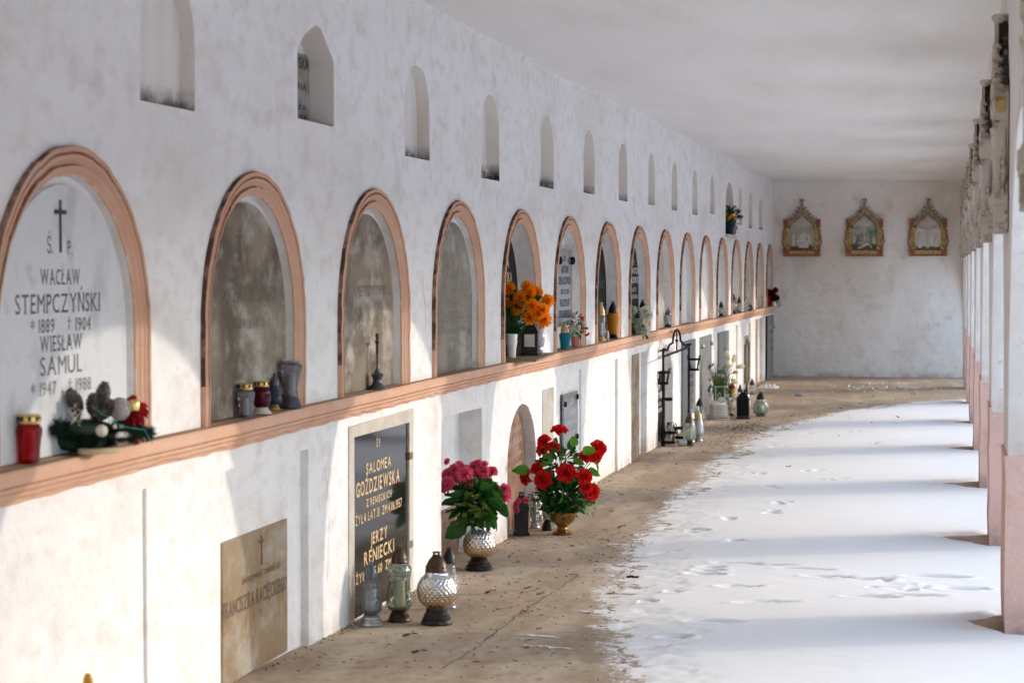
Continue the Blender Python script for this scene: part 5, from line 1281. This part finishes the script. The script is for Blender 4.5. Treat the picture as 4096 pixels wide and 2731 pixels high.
for p in ((.05, 0, .42), (.02, 0, .36), (.07, 0, .34)): b.tube([(-.03, 0, -.0), (p[0]*.4, 0, p[2]*.5), p], .003, 5)
b.obj('stems', M['stem'], LB)
YB = thing('yellow_bouquet', 'faded yellow flower with a teal bloom in the ribbed glass goblet', 'bouquet', (-2.338, 24.24, .20))
ym = mum_mesh(.06, M['yellowpetal'], 5, 6, 10, .4); child(ym, YB, Matrix.Translation((0, -.03, .08)) @ orient((.2, -1, .3)), 'yellow_flower'); child(ym, YB, Matrix.Translation((.01, 0, .11)) @ orient((0, -.6, 1)) @ Matrix.Scale(.8, 4), 'yellow_flower')
child(bm2, YB, Matrix.Translation((.01, -.07, .13)) @ orient((0, -1, .2)) @ Matrix.Scale(1.5, 4), 'teal_flower')
b = MB(); clump(b, (0, 0, .0), .05, .05, .03, 30, .06, .015, rd); b.obj('leaves', M['leafolive'], YB)

# --- Christmas arrangement
XA = thing('christmas_arrangement', 'Christmas arrangement of spruce, pine cones, a woven ball and red cloth on a wood slice', 'arrangement', (-2.565, 6.24, zl), math.radians(52)); XA.scale = (1.12, 1.0, 1.15)
b = MB(); rdx = random.Random(4)
def spruce(b, pts, n, L_):
    for _ in range(n):
        k = rdx.uniform(0, len(pts)-1.001); i = int(k); p = Vector(pts[i]).lerp(Vector(pts[i+1]), k-i); ax = (Vector(pts[i+1])-Vector(pts[i])).normalized()
        d = (Vector((rdx.gauss(0, 1), rdx.gauss(0, 1), rdx.gauss(0, 1))).normalized()+ax*.7).normalized(); q = p+d*L_*rdx.uniform(.7, 1.1); s = ax.cross(d).normalized()*.0018
        b.add([p-s, p+s, q], [(0, 1, 2)])
twigs = [[(0, 0, .04), (-.08, -.02, .075), (-.15, -.03, .10)], [(0, -.04, .03), (-.08, -.05, .05), (-.13, -.06, .07)], [(0, 0, .04), (.08, -.05, .06), (.15, -.06, .05), (.175, -.04, .04)], [(0, -.03, .03), (.09, -.08, .035), (.14, -.06, .05)],
         [(-.05, 0, .05), (-.03, 0, .10), (-.04, .01, .13)], [(0, -.05, .04), (.03, -.08, .03)], [(.0, 0, .05), (.03, 0, .10)], [(-.03, -.05, .03), (-.01, -.09, .04)], [(.05, 0, .05), (.11, .0, .08), (.16, .0, .06)]]
for tw in twigs: spruce(b, tw, 800, .03)
for tw in twigs: b.tube(tw, .0025, 5)
b.obj('spruce_twigs', M['needle'], XA)
b = MB(); b.ball((-.01, 0, .045), .060, (1.7, .7, .75), n=14, m=8); b.obj('core', M['needle'], XA)
def conemesh(h, r_):
    b = MB()
    for k in range(9):
        u = k/8; rr_ = r_*math.sin(PI*(.15+.8*u))**.8
        for i in range(8):
            a = 2*PI*i/8+k*.4; put(b, petal(r_*.55, r_*.55, .4, .5, 2, 2), Matrix.Translation((rr_*.6*math.cos(a), rr_*.6*math.sin(a), h*u)) @ Matrix.Rotation(a, 4, 'Z') @ Matrix.Rotation(-.5, 4, 'Y'))
    b.ball((0, 0, h*.5), r_*.7, (1, 1, h/r_*.6), n=8); return b.mesh('pine_cone', M['cone'])
cm = conemesh(.055, .024)
for p, d in [((.035, -.01, .12), (.25, 0, 1)), ((.005, -.03, .10), (-.3, -.5, .8)), ((.02, -.03, .09), (.2, -.6, .6)), ((-.02, .0, .11), (-.5, 0, .8))]: child(cm, XA, Matrix.Translation(p) @ orient(d), 'pine_cone')
b = MB()
for k in range(60):
    ax = Vector((rdx.gauss(0, 1), rdx.gauss(0, 1), rdx.gauss(0, 1))).normalized(); u_ = ax.orthogonal().normalized(); w_ = ax.cross(u_)
    a0 = rdx.uniform(0, 6); b.tube([Vector((.072, -.055, .115))+(u_*math.cos(a0+i*.4)+w_*math.sin(a0+i*.4))*.030 for i in range(9)], .0013, 4)
b.ball((.072, -.055, .115), .026, n=12, m=8); b.obj('woven_ball', M['rattan'], XA)
b = MB()
for k in range(14): put(b, petal(.05, .035, .7, -.5), Matrix.Translation((.115, -.03, .105)) @ orientx((rdx.uniform(-.3, 1), rdx.uniform(-.8, .2), rdx.uniform(-.8, .8)), rdx.uniform(-1, 1)))
b.obj('red_cloth', M['redcloth'], XA)
b = MB(); b.lathe([(.016, 0), (.018, .004), (.016, .025), (.012, .03)], 14, c=(.122, -.045, .108)); b.obj('gold_bell', M['goldfoil'], XA)
b = MB(); b.ball((-.005, -.095, .062), .017, n=14, m=10); b.ball((.035, -.095, .072), .006, n=8); b.obj('cream_ball', M['cream'], XA)
b = MB()
for p in [(-.07, -.06, .10), (-.05, -.03, .12), (-.06, -.05, .085)]: clump(b, p, .010, .010, .010, 12, .012, .008, rdx, nu=1, nv=1)
b.obj('white_buds', M['creampetal'], XA)
b = MB(); b.tube([(-.02, -.07, .125), (.03, -.10, .085), (.06, -.10, .07), (.12, -.11, .06), (.145, -.11, .02)], .0011, 5); b.obj('teal_ribbon', M['teal'], XA)
b = MB(); b.lathe([(.052, 0), (.054, .006), (.053, .014), (.05, .016)], 20, c=(0.005, -.06, 0)); b.v = [(p[0]*1.15, p[1]*.8-.01, p[2]) for p in b.v]; b.obj('wood_slice', M['birch'], XA)
b = MB(); b.ball((.105, -.085, .03), .012, n=10); b.obj('red_bauble', M['redglass'], XA)

# yellow crocus-like leaf tip at the bottom edge
t = thing('yellow_flower', 'tip of a yellow-orange flower standing by the near wall at the bottom edge', 'flower', (-2.40, 5.83, fz(5.83)))
b = MB()
for i in range(6): put(b, petal(.05, .028, .5, .2, 4, 2), Matrix.Translation((0, 0, .305)) @ Matrix.Rotation(i*PI/3, 4, 'Z') @ Matrix.Rotation(-math.radians(75), 4, 'Y'))
b.obj('petals', M['yellowpetal'], t); b = MB(); b.tube([(0, 0, 0), (.004, 0, .305)], .003); b.obj('stem', M['stem'], t)
# rust streak on panel
# ------------------------------------------------------------------ floor litter
b = MB(); nx, ny = 26, 12; rr = random.Random(8)
for i in range(nx):
    for j in range(ny):
        x = (i/(nx-1)-.5)*.27; y = (j/(ny-1)-.5)*.5; e = max(0, 1-(2*x/.27)**4)*max(0, 1-(2*y/.5)**4)
        b.v.append((x+.012*math.sin(j*1.7), y, .004+e*(.026+.022*math.sin(i*.9+j*1.3)*math.cos(i*.35-j*.8)+.012*rr.random())))
b.add([], []); b.f += [(i*ny+j, (i+1)*ny+j, (i+1)*ny+j+1, i*ny+j+1) for i in range(nx-1) for j in range(ny-1)]; b.m += [0]*((nx-1)*(ny-1))
tag(b.obj('crumpled_cloth', M['cloth'], None, loc=(-2.38, 30.1, 0)), 'crumpled whitish cloth lying at the wall foot near the far corner', 'cloth')
def dleaf(s, mat, seed):
    rr = random.Random(seed); b = MB(); n = 6
    vs = []
    for i in range(n+1):
        u = i/n; w = s*.45*math.sin(PI*u**.8)+.0005
        for j in (-1, 0, 1): vs.append((s*(u-.5)*1.3, j*w*.6, s*.12*(abs(j))+s*.25*math.sin(u*3+seed)*.4+rr.uniform(0, s*.12)))
    b.add(vs, [(i*3+j, i*3+j+1, i*3+j+4, i*3+j+3) for i in range(n) for j in range(2)])
    return b.mesh('dry_leaf', mat)
dls = [dleaf(.05, M['dryleaf'], 1), dleaf(.035, M['dryleaf'], 2), dleaf(.045, M['dryred'], 3), dleaf(.025, M['dryleaf'], 4)]
rl = random.Random(33)
spots = [(-2.25, 9.05), (-1.95, 10.5), (-2.1, 11.9), (-1.9, 12.2), (-2.0, 13.6), (-1.98, 12.9), (-2.15, 12.6), (-1.62, 11.4), (-2.2, 10.5), (-2.05, 10.7), (-1.9, 9.9), (-1.75, 9.4), (-2.1, 8.6), (-2.2, 14.5), (-2.3, 15.6), (-2.05, 16.1), (-2.2, 18.1), (-2.4, 19.2), (-2.1, 19.4), (-1.95, 21.3),
         (-2.1, 22.3), (-1.9, 22.8), (-2.05, 23.2), (-1.5, 24.8), (-1.2, 25.8), (-1.0, 26.8), (-.9, 28.3), (-.6, 27.6), (-.4, 28.9), (-1.6, 27.2), (-1.3, 29.5), (-.2, 28.0), (-.5, 24.1), (-.75, 23.2), (-1.25, 17.9), (-1.0, 21.3)]
for i, (x, y) in enumerate(spots):
    o = mo('dry_leaf', dls[i % 4], None, (x, y, fz(y)+(.012 if x > float(np.interp(y, ex, ev))-.05 else .003) + (.008 if x > float(np.interp(y, ex, ev))+.2 else 0))); o.rotation_euler = (0, 0, rl.uniform(0, 6))
    tag(o, 'dry curled leaf lying loose on the passage floor', 'leaf', group='dry leaves scattered on the floor')
b = MB()
for _ in range(1100):
    y = rl.choice([rl.uniform(8, 13.5), rl.uniform(8, 31), rl.uniform(20, 25)]); e = float(np.interp(y, ex, ev)); x = rl.uniform(-2.55, min(.1, e+.12))
    if y > 27: x = rl.uniform(-2.5, .2)
    s = rl.uniform(.002, .007)*rl.choice([1, 1, 1, 2.2]); a = rl.uniform(0, PI); z = fz(y)+.006
    l, w = s*rl.uniform(1, 2.6), s*.35
    ca, sa = math.cos(a), math.sin(a)
    b.add([(x+ca*l, y+sa*l, z), (x-sa*w, y+ca*w, z+.004), (x-ca*l, y-sa*l, z), (x+sa*w, y-ca*w, z)], [(0, 1, 2, 3)])
for _ in range(700):
    y = rl.uniform(8, 33); x = WX+.01+abs(rl.gauss(0, .035)); s = rl.uniform(.003, .010); a = rl.uniform(0, PI); ca, sa = math.cos(a), math.sin(a); z = fz(y)+.006
    b.add([(x+ca*s, y+sa*s*1.5, z), (x-sa*s*.4, y+ca*s*.4, z+.006), (x-ca*s, y-sa*s*1.5, z), (x+sa*s*.4, y-ca*s*.4, z)], [(0, 1, 2, 3)])
for _ in range(260):   # drift of crumbs before the planter
    x, y = rl.gauss(-2.0, .12), rl.gauss(22.6, .5); s = rl.uniform(.006, .02); a = rl.uniform(0, PI); ca, sa = math.cos(a), math.sin(a); z = fz(y)+.006
    b.add([(x+ca*s, y+sa*s, z), (x-sa*s*.3, y+ca*s*.3, z+.005), (x-ca*s, y-sa*s, z), (x+sa*s*.3, y-ca*s*.3, z)], [(0, 1, 2, 3)])
tag(b.obj('floor_debris', M['debris'], None, smooth=False), 'fine dry plant crumbs scattered over the bare concrete', 'debris', kind='stuff')
b = MB()
for _ in range(170):
    x, y = rl.gauss(-1.0, .55), rl.gauss(30.2, .7)
    if x < -2.4 or x > .15 or y > 33: continue
    s = rl.uniform(.004, .018); a = rl.uniform(0, PI); ca, sa = math.cos(a), math.sin(a); z = .006
    b.add([(x+ca*s, y+sa*s, z), (x-sa*s*.6, y+ca*s*.6, z+s*.9), (x-ca*s, y-sa*s, z)], [(0, 1, 2)])
tag(b.obj('glass_shards', M['shard'], None, smooth=False), 'sprinkle of broken glass on the far bare floor', 'broken glass', kind='stuff')
b = MB()
for i in range(7): b.tube([(i*.009, 0, 0), (i*.009+.01, .02*math.sin(i), .006)], .005, 5)
tag(b.obj('dark_clod', M['soil'], None, loc=(-1.60, 11.05, .055)), 'small dark clod lying alone on the near snow edge', 'clod')

# ------------------------------------------------------------------ reliefs (stations)
def rel_frame(label, loc, rz, mats, panelmat, figs, cat='relief'):
    fc, fr, fg, pl, back = mats
    t = thing('framed_relief', label, cat, loc, rz, group=None)
    # local: x across, z up, faces -y ; wall at y=0
    def prof(pts, y0, y1, m, nm='', b=None):
        b = b or MB(); n = len(pts); k = len(b.v)
        b.v += [(a, y0, c) for a, c in pts]+[(a, y1, c) for a, c in pts]
        b.f += [tuple(k+i for i in range(n)), tuple(k+i for i in range(2*n-1, n-1, -1))]+[(k+i, k+i+n, k+(i+1) % n+n, k+(i+1) % n) for i in range(n)]; b.m += [0]*(n+2)
        return b
    b = MB()   # plinth
    b.box(-.285, .285, -.055, 0, 0, .02); b.box(-.27, .27, -.045, 0, .02, .035)
    b.box(-.29, .29, -.06, 0, .085, .10)
    for s in (-1, 1): b.box(s*.235-.042, s*.235+.042, -.058, 0, .02, .086)
    b.obj('plinth', fr, t, smooth=False)
    b = MB(); b.box(-.19, .19, -.046, 0, .035, .086); b.obj('plinth_panel', fc, t, smooth=False)
    for s in (-1, 1):
        b = MB(); b.lathe([(.036, .10), (.036, .15), (.028, .155), (.024, .165), (.021, .17), (.020, .38), (.024, .39), (.030, .41), (.034, .43)], 14, c=(s*.215, -.03, 0)); b.box(s*.255-.018, s*.255+.018, -.03, 0, .10, .44)
        b.obj('column', fc, t)
        b = MB(); b.box(s*.24-.038, s*.24+.038, -.06, 0, .10, .145); b.box(s*.245-.034, s*.245+.034, -.05, 0, .432, .545); b.box(s*.245-.04, s*.245+.04, -.055, 0, .545, .565)
        b.tube([(s*.275, -.02, .15), (s*.30, -.02, .22), (s*.285, -.02, .27), (s*.275, -.02, .40)], .012, 6)
        b.obj('pier', fr, t)
    # ogee arch
    O = [(-.205, .43), (-.20, .47), (-.175, .515), (-.13, .555), (-.085, .59), (-.045, .635), (-.018, .69), (-.006, .75)]
    for s in (-1, 1):
        b = MB(); b.tube([(x*s*-1 if s < 0 else x, -.035, z) for x, z in O] if s > 0 else [(-x, -.035, z) for x, z in O], [.024, .025, .027, .028, .027, .026, .024, .02], 8); b.obj('ogee_moulding', fg, t)
        b = MB(); b.tube([((x+.022)*s, -.045, z-.015) for x, z in O[:-1]], .010, 6); b.obj('inner_moulding', fr, t)
        b = MB()
        for (x, z, r_) in [(-.195, .555, .028), (-.155, .592, .027), (-.115, .630, .027), (-.078, .676, .025), (-.05, .728, .022)]:
            x *= s if s > 0 else -1
            if s < 0: x = abs(x)
            else: x = -abs(x)
            b.ball((x*1.05, -.035, z+.004), r_, (1.1, .9, .8), n=8, m=6)
            b.ball((x*1.05+(.014 if x > 0 else -.014), -.045, z+.018), r_*.55, n=7, m=5)
        b.obj('crockets', M['crocket'], t)
    b = MB(); b.box(-.018, .018, -.05, 0, .74, .83); b.lathe([(.02, .83), (.034, .845), (.040, .858), (.03, .87)], 10, c=(0, -.025, 0)); b.obj('finial', fg, t)
    b = prof([(-.19, .44), (.19, .44), (.175, .50), (.13, .545), (.085, .58), (.045, .625), (.012, .70), (-.012, .70), (-.045, .625), (-.085, .58), (-.13, .545), (-.175, .50)], -.02, 0, pl)
    b.obj('tympanum', pl, t, smooth=False)
    b = MB(); b.tube([(.042*math.cos(a), -.024, .545+.042*math.sin(a)) for a in np.linspace(0, 2*PI, 24)[:-1]], .006, 5, True); b.box(-.19, .19, -.03, -.005, .44, .455)
    b.obj('roundel', pl, t)
    b = MB(); b.box(-.20, .20, -.012, 0, .10, .44); b.obj('panel', panelmat, t, smooth=False)
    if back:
        b = prof([(-.27, .55), (.27, .55), (.20, .60), (.10, .68), (.05, .76), (.03, .84), (-.03, .84), (-.05, .76), (-.10, .68), (-.20, .60)], -.018, .0, back); b.obj('shadow_sheet', back, t, smooth=False)  # dark sheet painting the shadow behind the crest
    figs(t)
    return t
def draped(b, x, z, h, w, lean=0, y=-.028, head=True, seed=0, bow=0):
    k = len(b.v)
    pr = [(w*.50, 0), (w*.46, h*.08), (w*.38, h*.3), (w*.36, h*.5), (w*.44, h*.68), (w*.40, h*.78), (w*.16, h*.84)]
    b.lathe(pr, 14, fn=lambda r_, a, zz: r_*(1+.16*math.sin(a*5+seed+zz*25)))
    if head: b.ball((0, 0, h*.91), h*.085, (1, 1, 1.15), n=8, m=6)
    for s in (-1, 1): b.tube([(s*w*.36, 0, h*.74), (s*w*.42, -w*.25, h*.55), (s*w*.05, -w*.45, h*.62+bow)], [w*.13, w*.11, w*.07], 6)
    b.v[k:] = [(x+p[0]+lean*p[2], y+p[1]*.55, z+p[2]) for p in b.v[k:]]
def limb(b, pts, r_): b.tube(pts, r_, 7)
def figs_entomb(t):
    b = MB(); draped(b, -.13, .16, .20, .055, 0, seed=1); draped(b, -.065, .17, .17, .06, .25, seed=2); draped(b, -.02, .20, .18, .06, .1, seed=3); draped(b, .035, .21, .18, .07, .05, seed=4); draped(b, .115, .19, .17, .06, -.1, seed=5)
    limb(b, [(-.06, -.04, .21), (0, -.05, .235), (.07, -.045, .215), (.10, -.04, .19)], [.02, .026, .024, .016]); b.ball((-.075, -.042, .225), .018, n=8)
    for i in range(5): b.tube([(-.02+.025*i, -.045, .20), (-.03+.03*i, -.04, .13)], [.012, .02], 6)
    b.obj('figures', M['rel_white'], t)
    b = MB(); b.box(-.19, .19, -.02, -.01, .10, .15); b.box(.04, .15, -.035, -.01, .125, .165); b.obj('ground_band', M['reldark'], t, smooth=False)
def figs_pieta(t):
    b = MB(); b.box(-.018, .012, -.022, -.01, .22, .44); b.box(-.055, .05, -.024, -.01, .405, .425); b.obj('cross', M['rel_plaster'], t, smooth=False)
    b = MB(); draped(b, 0, .16, .155, .085, 0, seed=2); draped(b, -.155, .20, .11, .06, .05, seed=3); draped(b, .145, .19, .12, .06, -.05, seed=4)
    limb(b, [(-.10, -.05, .125), (-.03, -.055, .145), (.03, -.055, .18), (.06, -.05, .20)], [.012, .018, .024, .022]); b.ball((.02, -.055, .225), .018, n=8)
    limb(b, [(.06, -.05, .19), (.09, -.05, .16), (.11, -.05, .125)], [.012, .010, .008]); limb(b, [(-.09, -.04, .21), (-.03, -.05, .215)], .012)
    b.obj('figures', M['palepink'] if 0 else M['rel_plaster'], t)
    b = MB(); b.box(-.19, .19, -.019, -.01, .10, .165); b.obj('ground_band', M['reldark'], t, smooth=False)
    b = MB(); b.ball((-.05, -.035, .125), .03, (2, .4, .4), n=10); b.obj('green_patch', M['relgreen'], t)
def figs_cruc(t):
    b = MB(); b.box(-.012, .012, -.024, -.01, .15, .44); b.box(-.155, .155, -.026, -.01, .418, .436); b.obj('cross', M['rel_plaster'], t, smooth=False)
    b = MB(); draped(b, -.125, .125, .235, .062, 0, seed=1); draped(b, .125, .135, .21, .065, 0, seed=5, bow=.03)
    limb(b, [(0, -.035, .20), (.004, -.038, .27), (0, -.04, .33), (0, -.04, .385)], [.010, .016, .020, .022]); b.ball((0, -.045, .41), .017, n=8)
    for s in (-1, 1): limb(b, [(s*.018, -.04, .385), (s*.07, -.036, .405), (s*.14, -.032, .425)], [.009, .008, .006])
    b.box(-.020, .020, -.04, -.01, .125, .19); b.lathe([(.022, .29), (.026, .30), (.02, .33)], 10, c=(0, -.038, 0)); b.obj('figures', M['rel_white'], t)
    b = MB(); b.box(-.19, .19, -.019, -.01, .10, .145); b.obj('ground_band', M['reldark'], t, smooth=False)
cm_ = (M['ochre'], M['rustred'], M['frgreen'], M['rel_plaster'], None)
yw = YEND-.012
rel_frame('painted gothic framed relief of a group carrying a body, leftmost on the end wall', (-2.15, yw, 1.835), 0, cm_, M['rel_bg'], figs_entomb)
rel_frame('painted gothic relief with a mourner, empty cross and teal sky, on the end wall', (-1.205, yw, 1.835), 0, cm_, M['rel_teal'], figs_pieta)
rel_frame('painted gothic framed relief of a crucifixion with two white standing figures on the end wall', (-.255, yw, 1.835), 0, cm_, M['rel_white'], figs_cruc)
wm_ = (M['worn'], M['worn'], M['worn'], M['worn'], M['gapshadow'])
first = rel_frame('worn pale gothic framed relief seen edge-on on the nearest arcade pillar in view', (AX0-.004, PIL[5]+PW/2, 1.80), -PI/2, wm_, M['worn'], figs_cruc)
b = MB(); b.box(-.19, .19, -.022, .004, .565, .60); b.box(-.13, .13, -.026, .004, .60, .66); b.box(-.07, .07, -.030, .004, .66, .74); b.box(-.045, .045, -.034, .004, .74, .83); b.obj('gap_shade', M['soil'], first, smooth=False)  # black boxes put the deep shadow between crest and wall into colour
first['group'] = 'reliefs along the arcade pillars'; first.scale = (1.12, 1.12, 1.12)
ordn = ['second', 'third', 'fourth', 'fifth', 'sixth', 'farthest']
for k in range(6):
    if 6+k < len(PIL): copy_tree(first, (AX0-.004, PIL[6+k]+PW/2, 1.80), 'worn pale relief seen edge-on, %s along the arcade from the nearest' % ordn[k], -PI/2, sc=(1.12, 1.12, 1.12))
# paint remains on the nearest one only
b = MB(); b.box(.286, .291, -.05, -.015, .465, .525); b.obj('yellow_flake', M['ochre'], first, smooth=False)
b = MB(); b.tube([(-.30, -.03, .22), (-.303, -.032, .26), (-.30, -.03, .31)], [.008, .015, .005], 6); b.obj('orange_flake', M['dryred'], first)
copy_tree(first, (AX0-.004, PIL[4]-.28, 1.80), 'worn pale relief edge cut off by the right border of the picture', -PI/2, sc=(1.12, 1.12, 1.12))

# ------------------------------------------------------------------ light, world, camera
sd = Vector((1, .48, .228)).normalized()
su = bpy.data.lights.new('sun', 'SUN'); su.energy = 0.23; su.angle = math.radians(.6); su.color = (1, .91, .79)
so = bpy.data.objects.new('sun', su); COL.objects.link(so); so.rotation_euler = sd.to_track_quat('Z', 'Y').to_euler(); so.location = (10, 10, 6)
w = bpy.data.worlds.new('World'); S.world = w; w.use_nodes = True; nt = w.node_tree
sky = nt.nodes.new('ShaderNodeTexSky'); sky.sky_type = 'NISHITA'; sky.sun_disc = False
sky.sun_elevation = math.radians(24); sky.sun_rotation = math.atan2(sd.x, sd.y); sky.dust_density = 0.6; sky.air_density = 0.8; sky.ozone_density = 2.0
bg = nt.nodes['Background']; bg.inputs['Strength'].default_value = .15; tn = nt.nodes.new('ShaderNodeMix'); tn.data_type = 'RGBA'; tn.blend_type = 'MULTIPLY'; tn.inputs['Factor'].default_value = 1
tn.inputs['B'].default_value = (1, .90, .735, 1); nt.links.new(sky.outputs[0], tn.inputs['A']); nt.links.new(tn.outputs['Result'], bg.inputs[0])
ca = bpy.data.cameras.new('camera'); co = bpy.data.objects.new('camera', ca); COL.objects.link(co); S.camera = co
ca.sensor_width = 36; ca.lens = 76.378; ca.clip_end = 500; ca.clip_start = .1
co.location = (0, 0, 1.64); co.rotation_euler = (math.radians(90-1.9064), 0, math.radians(11.2658))
ca.dof.use_dof = True; ca.dof.focus_distance = 14.5; ca.dof.aperture_fstop = 5.6
S.view_settings.view_transform = 'Standard'; S.view_settings.look = 'None'; S.view_settings.gamma = 1; S.view_settings.exposure = 2.78
S.cycles.max_bounces = 12; S.cycles.diffuse_bounces = 6; S.cycles.glossy_bounces = 4; S.cycles.transparent_max_bounces = 24
S.cycles.sample_clamp_indirect = 6; S.cycles.caustics_reflective = False; S.cycles.caustics_refractive = False
